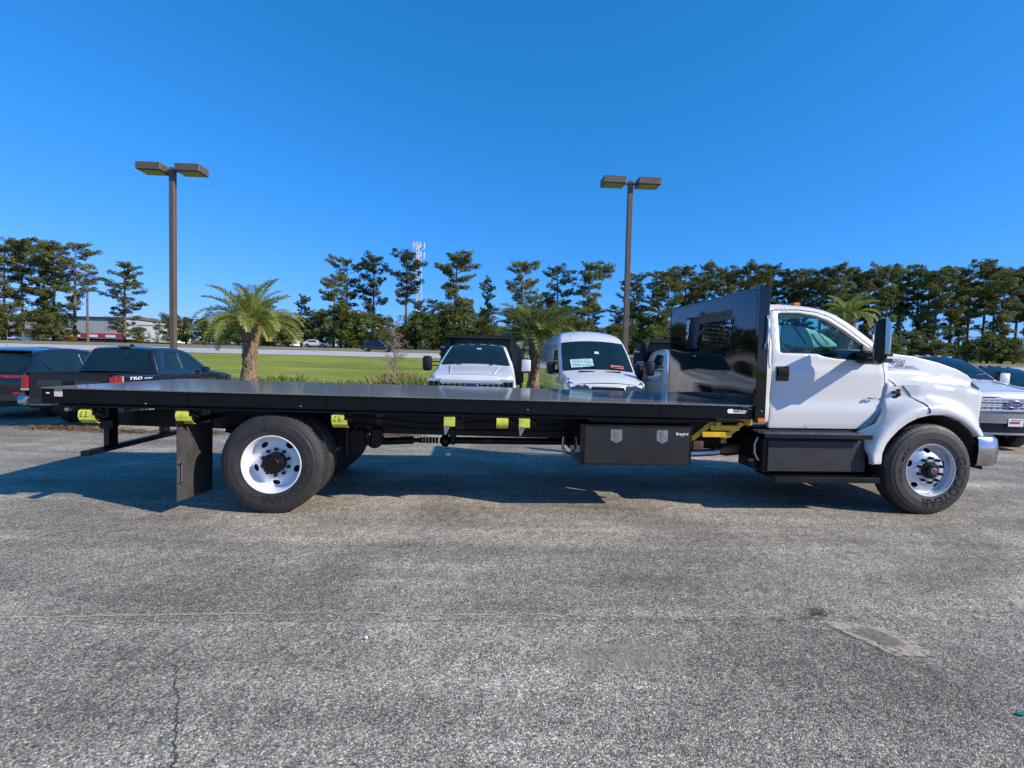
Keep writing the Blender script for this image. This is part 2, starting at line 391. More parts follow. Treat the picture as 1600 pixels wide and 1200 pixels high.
def rnd(pts, n=4):
    """polygon corner rounding; a point may carry a radius as 3rd value"""
    out = []; L = len(pts)
    for i, p in enumerate(pts):
        r = p[2] if len(p) > 2 else 0
        P = Vector(p[:2])
        if r <= 0: out.append(tuple(P)); continue
        A = Vector(pts[i - 1][:2]); B = Vector(pts[(i + 1) % L][:2])
        a = (A - P); b = (B - P); ra = min(r, a.length * .45); rb = min(r, b.length * .45)
        p0 = P + a.normalized() * ra; p1 = P + b.normalized() * rb
        for k in range(n + 1):
            t = k / n; q = p0 * (1 - t) ** 2 + P * 2 * t * (1 - t) + p1 * t * t; out.append((q.x, q.y))
    return out
def circ(cx, cy, r, n=20, ry=None, rot=0):
    ry = ry or r
    return [(cx + r * math.cos(t) * math.cos(rot) - ry * math.sin(t) * math.sin(rot), cy + r * math.cos(t) * math.sin(rot) + ry * math.sin(t) * math.cos(rot)) for t in [2 * PI * k / n for k in range(n)]]
def arcpts(cx, cy, r, a0, a1, n):
    return [(cx + r * math.cos(R(a0 + (a1 - a0) * k / n)), cy + r * math.sin(R(a0 + (a1 - a0) * k / n))) for k in range(n + 1)]
def dens(poly, step):
    out = []
    for i, p in enumerate(poly):
        q = poly[(i + 1) % len(poly)]; L = math.dist(p, q); k = max(1, int(math.ceil(L / step)))
        for j in range(k): out.append((p[0] + (q[0] - p[0]) * j / k, p[1] + (q[1] - p[1]) * j / k))
    return out
def inside(pts, poly):
    x, y = pts[:, 0], pts[:, 1]; c = np.zeros(len(pts), bool); n = len(poly)
    for i in range(n):
        x0, y0 = poly[i]; x1, y1 = poly[(i + 1) % n]
        m = ((y0 > y) != (y1 > y))
        if y0 != y1: c ^= m & (x < (x1 - x0) * (y - y0) / (y1 - y0) + x0)
    return c
def segdist(pts, poly):
    d = np.full(len(pts), 1e9); n = len(poly)
    for i in range(n):
        a = np.array(poly[i]); b = np.array(poly[(i + 1) % n]); ab = b - a; L = ab @ ab
        if L < 1e-12: continue
        t = np.clip(((pts - a) @ ab) / L, 0, 1); q = a + t[:, None] * ab
        d = np.minimum(d, np.hypot(*(pts - q).T))
    return d
def panel(out, holes, W, grid=0.08, thick=0.02, edge=0.008, eholes=None, mapf=None, double=False):
    """curved sheet over a 2D outline with holes.  W(u,v)->height outward; edges roll inward by `edge`.
       mapf(u,v,w)->(x,y,z).  thickness goes inward."""
    loops = [dens(out, grid)] + [dens(h, grid) for h in holes]
    eholes = edge if eholes is None else eholes
    pts = []; eds = []
    for lp in loops:
        k = len(pts); pts += lp; eds += [(k + i, k + (i + 1) % len(lp)) for i in range(len(lp))]
    extra = []
    for li, lp in enumerate(loops):
        e = edge if li == 0 else eholes
        if e <= 0: continue
        n = len(lp)
        for i in range(n):
            a = np.array(lp[i - 1]); b = np.array(lp[(i + 1) % n]); d = b - a; L = np.hypot(*d)
            if L < 1e-9: continue
            nn = np.array([-d[1], d[0]]) / L
            for fr in (0.35, 1.0):
                for sg in (1, -1): extra.append(np.array(lp[i]) + nn * sg * e * fr)
    o = np.array(out); x0, z0 = o.min(0); x1, z1 = o.max(0)
    gx = np.arange(x0 + grid / 2, x1, grid); gz = np.arange(z0 + grid / 2, z1, grid)
    G = np.array([(a + (0.25 * grid if j % 2 else -0.25 * grid), b) for j, b in enumerate(gz) for a in gx]) if len(gx) and len(gz) else np.zeros((0, 2))
    if extra:
        X = np.array(extra); ds = np.full(len(X), 1e9)
        for lp in loops: ds = np.minimum(ds, segdist(X, lp))
        mine = min(e for e in (edge, eholes) if e > 0) * 0.25
        X = X[ds > mine]
    else: X = np.zeros((0, 2))
    if len(G):
        dg = np.full(len(G), 1e9)
        for lp in loops: dg = np.minimum(dg, segdist(G, lp))
        G = G[dg > max(edge, eholes) * 1.15 + grid * 0.2]
    A = np.vstack([np.array(pts), X, G])
    keep = inside(A, loops[0])
    for h in loops[1:]: keep &= ~inside(A, h)
    keep[:len(pts)] = True
    A = A[keep]
    res = delaunay_2d_cdt([Vector(p) for p in A.tolist()], eds, [], 0, 1e-6)
    V = np.array([(p.x, p.y) for p in res[0]]); T = [tuple(f) for f in res[2]]
    cen = np.array([V[list(f)].mean(0) for f in T]); ok = inside(cen, loops[0])
    for h in loops[1:]: ok &= ~inside(cen, h)
    T = [f for f, k in zip(T, ok) if k]
    dd = segdist(V, loops[0]); w = np.array([W(float(a), float(b)) for a, b in V])
    def roll(d, e):
        t = np.clip(1 - d / e, 0, 1); return e * (1 - np.sqrt(np.maximum(0, 1 - t * t)))
    if edge > 0: w = w - roll(dd, edge)
    if eholes > 0:
        for h in loops[1:]: w = w - roll(segdist(V, h), eholes)
    mapf = mapf or (lambda u, v, y: (u, -y, v))
    mb = MB(); nv = len(V)
    v = [mapf(float(V[i, 0]), float(V[i, 1]), float(w[i])) for i in range(nv)]
    f = list(T)
    if thick > 0:
        # boundary edges get a rim going inward
        cnt = {}
        for q in T:
            for i in range(len(q)):
                a, b = q[i], q[(i + 1) % len(q)]; cnt[(min(a, b), max(a, b))] = cnt.get((min(a, b), max(a, b)), 0) + 1
        bd = [e for e, c in cnt.items() if c == 1]; mp = {}
        for a, b in bd:
            for i in (a, b):
                if i not in mp:
                    mp[i] = len(v); v.append(mapf(float(V[i, 0]), float(V[i, 1]), float(w[i]) - thick))
            f.append((a, b, mp[b], mp[a]))
    mb.add(v, f); return mb
def mirror(mb):
    m = MB(); m.v = [(x, -y, z) for x, y, z in mb.v]; m.f = [q[::-1] for q in mb.f]; return m
def strip(prof, W, cols=10, inset=0.0, crown=0.0, off=0.0, w_abs=None, roll=0.0):
    """sheet across the vehicle following prof [(x,z)], half width W(x,z)-inset"""
    v = []; f = []; n = len(prof)
    for i, (x, z) in enumerate(prof):
        a = prof[max(i - 1, 0)]; b = prof[min(i + 1, n - 1)]
        dx, dz = b[0] - a[0], b[1] - a[1]; L = math.hypot(dx, dz) or 1
        nx, nz = -dz / L, dx / L
        if nx * 0 + nz < 0 and abs(nz) > 0.05: nx, nz = -nx, -nz
        w = (w_abs if w_abs is not None else W(x, z)) - inset
        for k in range(cols + 1):
            s = -1 + 2 * k / cols
            h = crown * (1 - s * s) + off
            v.append((x + nx * h, s * w, z + nz * h))
    for i in range(n - 1):
        for k in range(cols):
            a = i * (cols + 1) + k; f.append((a, a + 1, a + cols + 2, a + cols + 1))
    m = MB(); m.add(v, f); return m
_tc = {}
def text_geo(s, size=1.0, ext=0.0, bold=0.0, shear=0.0):
    key = (s, ext, bold, shear)
    if key not in _tc:
        cu = bpy.data.curves.new('t', 'FONT'); cu.body = s; cu.align_x = 'CENTER'; cu.align_y = 'CENTER'; cu.offset = bold
        cu.extrude = ext; cu.resolution_u = 3; cu.shear = shear; cu.size = 1.0
        o = bpy.data.objects.new('t', cu); C.objects.link(o)
        dg = bpy.context.evaluated_depsgraph_get(); me = bpy.data.meshes.new_from_object(o.evaluated_get(dg))
        _tc[key] = ([tuple(p.co) for p in me.vertices], [tuple(p.vertices) for p in me.polygons])
        bpy.data.objects.remove(o); bpy.data.curves.remove(cu); bpy.data.meshes.remove(me)
    v, f = _tc[key]
    return [(x * size, y * size, z * size) for x, y, z in v], f
def text_part(s, size, fn, mat, parent, name='lettering', ext=0.02, bold=0.0, shear=0.0, sx=1.0):
    v, f = text_geo(s, size, ext, bold, shear)
    m = MB(); m.add([fn(x * sx, y, z) for x, y, z in v], f)
    return m.build(name, mat, parent, None)
def sstep(a, b, x):
    t = min(1, max(0, (x - a) / (b - a))); return t * t * (3 - 2 * t)
def smax(a, b, k=0.03):
    h = max(k - abs(a - b), 0) / k; return max(a, b) + h * h * k * 0.25
def lerp(a, b, t): return a + (b - a) * t
def interp(pts, x):
    if x <= pts[0][0]: return pts[0][1]
    for (a, b), (c, d) in zip(pts, pts[1:]):
        if x <= c: return b + (d - b) * (x - a) / (c - a)
    return pts[-1][1]

# ------------------------------------------------------------------ ground
def H(x, y):
    """ground height: flat lot, then a grassy bank rising to the road"""
    h = 0.0
    h += interp([(18.2, 0), (22, 0.48), (40, 1.10), (68, 1.83), (69.5, 1.92), (78.5, 2.72), (80, 2.78), (84, 2.95), (92, 3.45), (110, 3.7), (1500, 4.0)], y)
    h += interp([(110, 0), (135, 2.2), (200, 6.5), (1500, 10)], y) * (.42 + .58 * sstep(-60, 20, x))
    if y > 20: h += 0.0025 * (x + 46) * sstep(50, 95, y)*0.0
    return h
def sheet(name, xs, ys, mat, dz=0.0, kind='structure', fn=H, wob=0.0):
    v = [(x, y, fn(x, y) + dz) for y in ys for x in xs]; nx = len(xs)
    f = [(j * nx + i, j * nx + i + 1, (j + 1) * nx + i + 1, (j + 1) * nx + i) for j in range(len(ys) - 1) for i in range(nx - 1)]
    m = MB(); m.add(v, f); o = m.build(name, mat, None, 180); tag(o, kind=kind); return o
XS = [-900, -500, -300] + list(np.linspace(-200, 200, 61)) + [300, 500, 900]
tag(sheet('ground', XS, [-300, -100, 0, 15, 17, 18.2, 19, 20, 21, 22, 25, 30, 35, 40, 50, 60, 68, 69.5, 78.5, 80, 84, 92, 120, 200, 400, 1500], M['grass'], -0.02))
sheet('parking_lot', [-60, -30, -10, 0, 10, 30, 60], [-60, -20, 0, 10, 18.6], M['asphalt'], 0.0, fn=lambda x, y: 0.0)
sheet('road', XS, [69.5, 72, 75, 78.5], M['road'], 0.03)
sheet('verge', XS, [80, 84, 88, 92, 97], M['drygrass'], 0.03)
sheet('woodland_floor', XS, [95, 97, 100, 110, 120, 135, 160, 200, 400], M['duff'], 0.04)

def patch(name, pts, mat, z=0.006, edge=0.1, grid=0.05):
    m = panel(pts, [], lambda u, v: 0, grid, 0, 0.0, mapf=lambda u, v, w: (u, v, z))
    me = m.mesh(name); P = np.array([(p[0], p[1]) for p in m.v]); d = segdist(P, pts)
    at = me.attributes.new('edge', 'FLOAT', 'POINT'); at.data.foreach_set('value', np.clip(d / edge, 0, 1).astype(np.float32) * 0.5)
    o = link(name, me, mat); tag(o, kind='structure'); return o
def ribbon(name, pts, w, mat, z=0.006, edge=None):
    P = [Vector(p) for p in pts]; L = []; Rr = []
    for i, p in enumerate(P):
        d = (P[min(i + 1, len(P) - 1)] - P[max(i - 1, 0)]).normalized(); n = Vector((-d.y, d.x))
        ww = w[i] if isinstance(w, (list, tuple)) else w
        L.append(tuple(p + n * ww)); Rr.append(tuple(p - n * ww))
    m = MB(); n = len(P)
    v = [(a[0], a[1], z) for a in L] + [(p.x, p.y, z) for p in P] + [(a[0], a[1], z) for a in Rr]
    f = [(i, i + 1, n + i + 1, n + i) for i in range(n - 1)] + [(n + i, n + i + 1, 2 * n + i + 1, 2 * n + i) for i in range(n - 1)]
    m.add(v, f); me = m.mesh(name); at = me.attributes.new('edge', 'FLOAT', 'POINT')
    at.data.foreach_set('value', np.array([0] * n + [0.5] * n + [0] * n, np.float32))
    o = link(name, me, mat); tag(o, kind='structure'); return o
rg = random.Random(3)
def wig(a, b, n, amp):
    a = Vector(a); b = Vector(b); d = (b - a); nn = Vector((-d.y, d.x)).normalized()
    return [tuple(a + d * (i / n) + nn * (rg.uniform(-amp, amp) if 0 < i < n else 0)) for i in range(n + 1)]
patch('dirt_patch', [(2.0, 3.27), (2.28, 3.24), (2.42, 3.16), (2.50, 2.98), (2.52, 2.82), (2.36, 2.76), (2.16, 2.78), (2.08, 2.95), (1.98, 3.12)], M['sand'], 0.008, 0.07)
patch('dirt_patch', [(2.10, 3.20), (2.32, 3.16), (2.42, 3.02), (2.40, 2.90), (2.22, 2.86), (2.12, 2.98)], M['dirt'], 0.012, 0.06)
patch('dirt_patch', [(-3.5, 3.25), (-3.05, 3.22), (-2.95, 3.12), (-3.1, 3.04), (-3.6, 3.0)], M['sand'], 0.008, 0.09)
patch('dirt_patch', [(1.4, 3.4), (1.65, 3.42), (1.72, 3.33), (1.5, 3.28)], M['sand'], 0.008, 0.1)
ribbon('pavement_seam', wig((-3.2, 3.00), (-1.55, 3.14), 26, 0.012), 0.03, M['seam'])
ribbon('pavement_seam', wig((-1.55, 3.14), (0.9, 3.22), 40, 0.022), 0.018, M['seam'])
ribbon('pavement_seam', wig((0.9, 3.22), (2.05, 3.27), 20, 0.012), 0.014, M['seam'])
ribbon('pavement_seam', wig((-2.6, 2.98), (2.05, 3.235), 80, 0.016), 0.0014, M['tarcrack'])
ribbon('pavement_crack', wig((-1.72, 2.95), (-1.84, 2.55), 24, 0.010), 0.0016, M['tarcrack'])
ribbon('pavement_crack', wig((-1.72, 2.58), (-1.50, 2.28), 26, 0.010), 0.0018, M['tarcrack'])
ribbon('pavement_crack', wig((-1.50, 2.28), (-1.24, 1.85), 30, 0.010), 0.0022, M['tarcrack'])
ribbon('pavement_crack', wig((-2.35, 2.05), (-1.86, 2.22), 12, 0.02) + wig((-1.86, 2.22), (-1.70, 2.52), 10, 0.02)[1:], 0.012, M['dustlight'])
for (x0, y0, x1, y1, n) in [(3.0, 2.2, 3.6, 3.6, 20)]:
    ribbon('pavement_crack', wig((x0, y0), (x1, y1), n, 0.02), 0.0015, M['tarcrack'])
patch('dust_patch', [(0.2, 3.1), (0.9, 3.2), (1.4, 2.9), (1.1, 2.4), (0.3, 2.3), (-0.1, 2.7)], M['dustlight'], 0.004, 0.35, 0.12)
patch('dust_patch', [(1.9, 2.75), (2.6, 2.6), (3.2, 2.2), (3.4, 1.6), (2.6, 1.6), (2.1, 2.1)], M['dustlight'], 0.004, 0.4, 0.12)
patch('dust_patch', [(-4.2, 2.9), (-3.0, 2.8), (-2.1, 2.5), (-2.2, 1.9), (-3.6, 1.8)], M['dustlight'], 0.004, 0.4, 0.12)
patch('dust_patch', [(-1.2, 4.9), (1.6, 5.05), (1.6, 4.7), (-1.0, 4.55)], M['dustlight'], 0.004, 0.25, 0.12)
patch('dust_patch', [(-13, 9.6), (-8.4, 9.9), (-6.8, 9.75), (-6.0, 9.3), (-8.5, 9.0), (-13, 8.9)], M['sand'], 0.004, 0.5, 0.2)
# stall lines between the parked cars
for x, yaw_ in ((-11.0, -0.06), (-7.6, -0.03), (-2.35, 0), (0.75, 0.02), (7.4, 0.0)):
    ribbon('stall_line', [(x + yaw_ * 0, 10.6), (x + yaw_ * 3, 13.2), (x + yaw_ * 5, 15.8)], 0.05, M['stripe'], 0.006)

# pine straw blown along the front of the parked row
def flakes(name, spots, mat, size=(0.05, 0.14), kind='stuff'):
    rr = random.Random(11); V = []; F = []
    for (cx, cy, sx, sy, n) in spots:
        for _ in range(n):
            x = rr.gauss(cx, sx); y = rr.gauss(cy, sy); a = rr.uniform(0, PI); L = rr.uniform(*size); w = 0.008
            dx, dy = math.cos(a) * L / 2, math.sin(a) * L / 2; z = 0.012 + rr.random() * 0.035; zz = rr.uniform(-.01, .02)
            k = len(V); V += [(x - dx - dy * .12, y - dy + dx * .12, z), (x + dx - dy * .12, y + dy + dx * .12, z + zz), (x + dx + dy * .12, y + dy - dx * .12, z + zz + .004), (x - dx + dy * .12, y - dy - dx * .12, z + .004)]
            F.append((k, k + 1, k + 2, k + 3))
    o = link(name, fast_mesh(name, V, F), mat); return tag(o, kind=kind)
flakes('pine_straw', [(-9.4, 10.6, 0.55, 0.16, 900), (-8.0, 10.4, .35, .12, 500), (-6.6, 10.5, 0.5, 0.14, 700), (-5.2, 10.7, 0.7, 0.22, 260), (-2.45, 10.8, 0.30, 0.10, 600), (10.2, 12.2, 1.2, 0.2, 1200)], M['litter'])
flakes('leaf_litter', [(2.02, 3.27, 0.05, 0.015, 50), (1.2, 3.22, 0.5, 0.01, 26), (2.8, 2.9, 0.6, 0.4, 8)], M['litter'], (0.01, 0.035))
def tufts(name, spots, mat, h, w=0.02, kind='stuff', seed=5):
    rr = random.Random(seed); V = []; F = []
    for (cx, cy, sx, sy, n, hs) in spots:
        for _ in range(n):
            x = rr.gauss(cx, sx); y = rr.gauss(cy, sy); z = H(x, y) - 0.02 if y > 18.6 else 0.0; a = rr.uniform(0, 2 * PI)
            hh = h * hs * rr.uniform(.5, 1.2); lx, ly = rr.gauss(0, .3) * hh, rr.gauss(0, .3) * hh; c, s = math.cos(a) * w, math.sin(a) * w
            k = len(V); V += [(x - c, y - s, z), (x + c, y + s, z), (x + lx * .4 + c * .7, y + ly * .4 + s * .7, z + hh * .6), (x + lx, y + ly, z + hh)]
            F.append((k, k + 1, k + 2, k + 3))
    o = link(name, fast_mesh(name, V, F), mat); return tag(o, kind=kind)
tufts('weed_clump', [(-9.3, 20.3, .45, .4, 900, 1.1), (-6.0, 20.3, .8, .3, 900, .9), (-3.9, 20.2, .5, .3, 900, 1.2), (-7.9, 20.2, .4, .3, 500, .8), (-12.2, 20.5, .6, .3, 500, .7), (-2.8, 20.0, .25, .3, 400, 1.2), (.4, 20.5, .5, .3, 400, .6), (-1.4, 20.2, .5, .3, 500, .9)], M['weed'], 0.5, 0.035)
tufts('dry_grass', [(-4.6, 20.8, .45, .4, 900, 1.3), (-6.5, 19.7, 1.6, .2, 1600, .5), (-3.6, 20.9, .4, .3, 500, 1.1), (-10, 19.6, 2.0, .2, 900, .4)], M['straw'], 0.5, 0.025, seed=9)
tufts('grass_blades', [(2.06, 3.30, .02, .02, 26, 1.0)], M['weed'], 0.05, 0.002, seed=4)
# small scrap of green plastic and a white chip on the tarmac
m = MB(); m.add([(2.435, 2.345, .010), (2.46, 2.335, .014), (2.50, 2.35, .010), (2.47, 2.362, .018), (2.44, 2.36, .012)], [(0, 1, 3, 4), (1, 2, 3)])
M['green'] = paint('green_plastic', (0.0, 0.30, 0.20), 0.4, var=0.1)
tag(m.build('plastic_scrap', M['green'], None, None), 'tiny green plastic scrap lying on the asphalt at the right edge', 'litter')
m = MB(); m.box(-0.815, -0.797, 2.868, 2.882, .008, .018, .003)
tag(m.build('paper_chip', M['letter'], None, None), 'tiny white chip lying on the asphalt below the long pavement seam', 'litter')

# ------------------------------------------------------------------ wheels
def tyre_mb(Ro, width, rim, n=180, rough=0.016):
    w = width
    prof = [(rim, .035), (rim + .004, .012), (rim + .015, .008), (lerp(rim, Ro, .25), .004), (lerp(rim, Ro, .30), .0), (lerp(rim, Ro, .62), .0), (lerp(rim, Ro, .64), .004),
            (lerp(rim, Ro, .78), .012), (lerp(rim, Ro, .80), .020), (Ro - .022, .030), (Ro - .010, .038), (Ro - .003, .055)]
    k = 4; gw = .010; x = .055; rw = (w - .11 - 3 * gw) / 4
    for i in range(4):
        prof += [(Ro, x + .003), (Ro, x + rw - .003)]; x += rw
        if i < 3: prof += [(Ro - rough, x), (Ro - rough, x + gw)]; x += gw
    prof += [(r, w - t) for r, t in reversed(prof[:12])]
    m = MB(); m.lathe(prof, (0, 0, 0), (0, 1, 0), n)
    # tread blocks: shoulder lugs cut by nudging alternate rows
    v = m.v; np_ = len(prof)
    for i in range(np_):
        r, t = prof[i]
        if r > Ro - .024:
            for q in range(n):
                if q % 3 == 0:
                    x_, y_, z_ = v[i * n + q]; s = (r - .0045) / r; v[i * n + q] = (x_ * s, y_, z_ * s)
    return m
M['rubber_faint'] = paint('faint_raised_rubber', (0.017, 0.016, 0.015), 0.5, var=0.1)
def wrap(r0, ang0, t, cw=True):
    def f(x, y, z):
        a = R(ang0) - x / r0; r = r0 + y
        return (r * math.cos(a), t - z, r * math.sin(a))
    return f
_wc = {}
def make_wheel(kind, parent, loc, flip=False, a0=0, text=True, name='wheel'):
    """outer face looks to -y; flip turns it round"""
    key = (kind, a0)
    if key in _wc:
        c = copy_tree(_wc[key], parent)
    else:
        Ro, rim, w = .520, .290, .282
        hh = [circ(.216 * math.cos(R(a)), .216 * math.sin(R(a)), .040, 14, .027, R(a) + PI / 2) for a in range(18 + a0, 378 + a0, 72)]
        if kind == 'front':
            def D(u, v):
                r = math.hypot(u, v); return -interp([(0, .030), (.118, .030), (.15, .028), (.165, .033), (.19, .050), (.235, .080), (.262, .088)], r)
            rimp = [(.302, .012), (.298, .004), (.290, .006), (.284, .018), (.275, .050), (.268, .084), (.258, .090), (.258, .11), (.275, .12), (.285, .26)]
            disc = panel(circ(0, 0, .262, 56), hh, D, .024, .008, 0, .004); mat = M['alu']
        elif kind == 'rear':
            def D(u, v):
                r = math.hypot(u, v); return -interp([(0, .150), (.15, .150), (.165, .146), (.19, .150), (.24, .168), (.262, .172)], r)
            rimp = [(.302, .012), (.298, .004), (.290, .006), (.284, .018), (.276, .04), (.268, .10), (.262, .172), (.268, .19), (.285, .26)]
            disc = panel(circ(0, 0, .262, 56), hh, D, .024, .008, 0, .004); mat = M['rimw']
        m = MB(); m.add(disc.v, disc.f); m.lathe(rimp, (0, 0, 0), (0, 1, 0), 56)
        c = m.build(name, mat, parent, 40)
        # inner dark barrel seen through the hand holes
        b = MB(); b.lathe([(.25, .20), (.0, .21)], (0, 0, 0), (0, 1, 0), 24); b.build('brake_drum', M['satin'], c)
        tyre_mb(Ro, w, rim).build('tyre', M['rubber'], c, 16)
        h = MB()
        if kind == 'front':
            h.lathe([(.0, -.030), (.062, -.030), (.068, -.024), (.070, .0), (.094, .004), (.098, .030), (.1, .06)], (0, 0, 0), (0, 1, 0), 28)
            h.build('hub', M['satin'], c, 35)
            q = MB(); q.lathe([(.0, -.044), (.020, -.042), (.028, -.030)], (0, 0, 0), (0, 1, 0), 18); q.build('hub_cap', M['red'], c, 35)
            q = MB(); q.lathe([(.028, -.040), (.036, -.038), (.038, -.028)], (0, 0, 0), (0, 1, 0), 20); q.build('hub_ring', M['steel'], c, 35)
            lt = .028
        else:
            h.lathe([(.0, -.005), (.075, -.005), (.082, .0), (.086, .03), (.104, .036), (.108, .05), (.110, .15)], (0, 0, 0), (0, 1, 0), 28)
            for k in range(8):
                a = 2 * PI * k / 8; h.cyl((.096 * math.cos(a), .036, .096 * math.sin(a)), (.096 * math.cos(a), .018, .096 * math.sin(a)), .009, n=6)
            h.build('hub', M['satin'], c, 35); lt = .150
        nut = MB(); nut.cyl((0, 0, 0), (0, -.034, 0), .019, .016, 6); nut.cyl((0, -.034, 0), (0, -.05, 0), .010, n=8); nm = nut.mesh('lug_nut'); nm.materials.append(M['satin'])
        for k in range(10):
            a = 2 * PI * (k + .5) / 10 + R(a0)
            o = link('lug_nut', nm, None, c); o.location = (.138 * math.cos(a), lt, .138 * math.sin(a))
        if text:
            text_part('GOODYEAR', .135 if kind == 'front' else .11, wrap(.368, -40 if kind == 'front' else -52, -.001), M['rubber_text'] if kind == 'front' else M['rubber_faint'], c, 'lettering', .003, .012, 0, 1.12)
            text_part('FUEL MAX', .062, wrap(.366, 167 if kind == 'front' else 108, -.001), M['rubber_text'] if kind == 'front' else M['rubber_faint'], c, 'lettering', .003, .008, 0, 1.45)
        _wc[key] = c
    c.location = loc; c.rotation_euler = (0, 0, PI if flip else 0)
    return c

# ------------------------------------------------------------------ the flatbed truck
TYAW = 0.0744
T = empty('flatbed_truck', (-2.5317, 6.3586, 0), TYAW, 'long white medium duty flatbed truck with empty black deck, yellow strap winches and black headboard', 'truck')
def both(mb, name, mat, parent, smooth=35):
    a = mb.build(name, mat, parent, smooth); b = mirror(mb).build(name, mat, parent, smooth); return a, b
def ZD(x): return 1.252 - .0080 * x * .95            # top of deck
# chassis
for s in (-1, 1):
    m = MB()
    poly = [(-2.05, .80), (-2.05, .93), (-1.6, .985), (7.6, .93), (7.6, .70), (3.6, .705), (-.2, .76)]
    m.prism(poly, 1, s * .425, s * .435)
    for zt, zb in ((.985, .972),):
        m.prism([(-1.6, .985), (7.6, .93), (7.6, .922), (-1.6, .977)], 1, s * .35, s * .4245)
    m.prism([(-2.05, .808), (-.2, .768), (3.6, .713), (7.6, .708), (7.6, .70), (3.6, .705), (-.2, .76), (-2.05, .80)], 1, s * .35, s * .4245)
    m.build('frame_rail', M['satin'], T, 30)
    m = MB(); m.prism([(-2.12, .99), (-2.12, 1.09), (4.95, 1.055), (4.95, .955), (-1.6, 1.0)], 1, s * .37, s * .44); m.build('deck_sill', M['satin'], T, 30)
    m = MB()
    for x in (-1.0, .95, 1.9, 2.7, 4.2): m = MB(); m.box(x - .05, x + .05, s * .446, s * .458, .80, 1.07, .004); m.build('sill_bracket', M['black'], T)
for x in np.linspace(-2.0, 4.9, 24):
    m = MB(); zt = ZD(x) - .022
    m.box(x - .035, x + .035, -1.165, 1.165, zt - .012, zt, 0); m.box(x - .005, x + .005, -1.165, 1.165, zt - .085, zt - .012, 0); m.box(x - .03, x + .03, -1.165, 1.165, zt - .095, zt - .085, 0)
    m.build('crossmember', M['satin'], T, None)
# deck plates
seams = [-2.165, -.78, 1.62, 3.7, 5.075]
for a, b in zip(seams, seams[1:]):
    a += .002; b -= .002
    v = []; f = []; nx, ny = 14, 14; rr = random.Random(int(a * 100))
    for i in range(nx + 1):
        for j in range(ny + 1):
            x = lerp(a, b, i / nx); y = lerp(-1.232, 1.232, j / ny)
            v.append((x, y, ZD(x) + (.0004 * math.sin(i * 2.1 + j * 1.3) + .0003 * math.sin(j * 1.9 - i) if 0 < i < nx and 0 < j < ny else 0)))
    for i in range(nx):
        for j in range(ny): k = i * (ny + 1) + j; f.append((k, k + 1, k + ny + 2, k + ny + 1))
    m = MB(); m.add(v, f)
    k = len(m.v); m.add([(a, -1.232, ZD(a)), (b, -1.232, ZD(b)), (b, -1.232, ZD(b) - .012), (a, -1.232, ZD(a) - .012), (a, 1.232, ZD(a)), (b, 1.232, ZD(b)), (b, 1.232, ZD(b) - .012), (a, 1.232, ZD(a) - .012)],
                        [(0, 1, 2, 3), (4, 5, 6, 7), (3, 2, 6, 7), (0, 3, 7, 4), (1, 2, 6, 5)])
    m.build('deck_plate', M['deck'], T, 30)
segx = [-2.165, -.80, .55, 4.05, 5.08]
for s in (-1, 1):
    for a, b in zip(segx, segx[1:]):
        a += .003; b -= .003; m = MB()
        y0, y1 = s * 1.195, s * 1.222
        m.prism([(a, ZD(a) - .145), (a, ZD(a) - .0125), (b, ZD(b) - .0125), (b, ZD(b) - .145)], 1, y0, y1)
        m.prism([(a, ZD(a) - .150), (a, ZD(a) - .142), (b, ZD(b) - .142), (b, ZD(b) - .150)], 1, s * 1.15, s * 1.238)
        m.prism([(a, ZD(a) - .036), (a, ZD(a) - .026), (b, ZD(b) - .026), (b, ZD(b) - .036)], 1, s * 1.2225, s * 1.230)
        m.build('side_rail', M['rail'], T, 30)
    m = MB(); a, b = -2.1, 5.0
    m.prism([(a, ZD(a) - .192), (a, ZD(a) - .182), (b, ZD(b) - .182), (b, ZD(b) - .192)], 1, s * 1.10, s * 1.205)
    m.prism([(a, ZD(a) - .182), (a, ZD(a) - .152), (b, ZD(b) - .152), (b, ZD(b) - .182)], 1, s * 1.10, s * 1.108)
    m.prism([(a, ZD(a) - .182), (a, ZD(a) - .174), (b, ZD(b) - .174), (b, ZD(b) - .182)], 1, s * 1.197, s * 1.205)
    m.build('winch_track', M['satin'], T, None)
m = MB(); m.box(-2.178, -2.166, -1.225, 1.225, ZD(-2.17) - .15, ZD(-2.17) - .002, .003); m.build('rear_rail', M['black'], T)
for s in (-1, 1):
    for y in (.95, 1.08):
        q = MB(); q.lathe([(.0, -.012), (.04, -.010), (.048, 0)], (-2.178, s * y, 1.19), (1, 0, 0), 20); q.build('tail_light', M['red'], T)
bolt = MB(); bolt.lathe([(0, -.006), (.006, -.004), (.008, 0)], (0, 0, 0), (0, 1, 0), 8); bm_ = bolt.mesh('bolt'); bm_.materials.append(M['steel'])
for x in (-1.93, -1.25, -.62, .02, .52, 1.12, 1.42, 1.78, 2.35, 2.85, 3.25, 3.62, 3.98, 4.3, 4.62):
    o = link('bolt', bm_, None, T); o.location = (x, -1.2345, ZD(x) - .008)
for x, z in ((-1.2, 1.12), (.3, 1.12), (2.62, 1.125), (5.155, 1.155)):
    o = link('bolt', bm_, None, T); o.location = (x, -1.224 if x < 5 else -1.252, z); o.scale = (1.3, 1, 1.3)
m = MB(); m.box(-2.05, -1.975, -1.227, -1.2225, 1.178, 1.245, .001); m.build('reflector', M['reflector'], T)
m = MB(); m.box(-2.125, -2.095, -1.226, -1.2225, 1.205, 1.217, .001); m.build('rivet_plate', M['letter'], T)
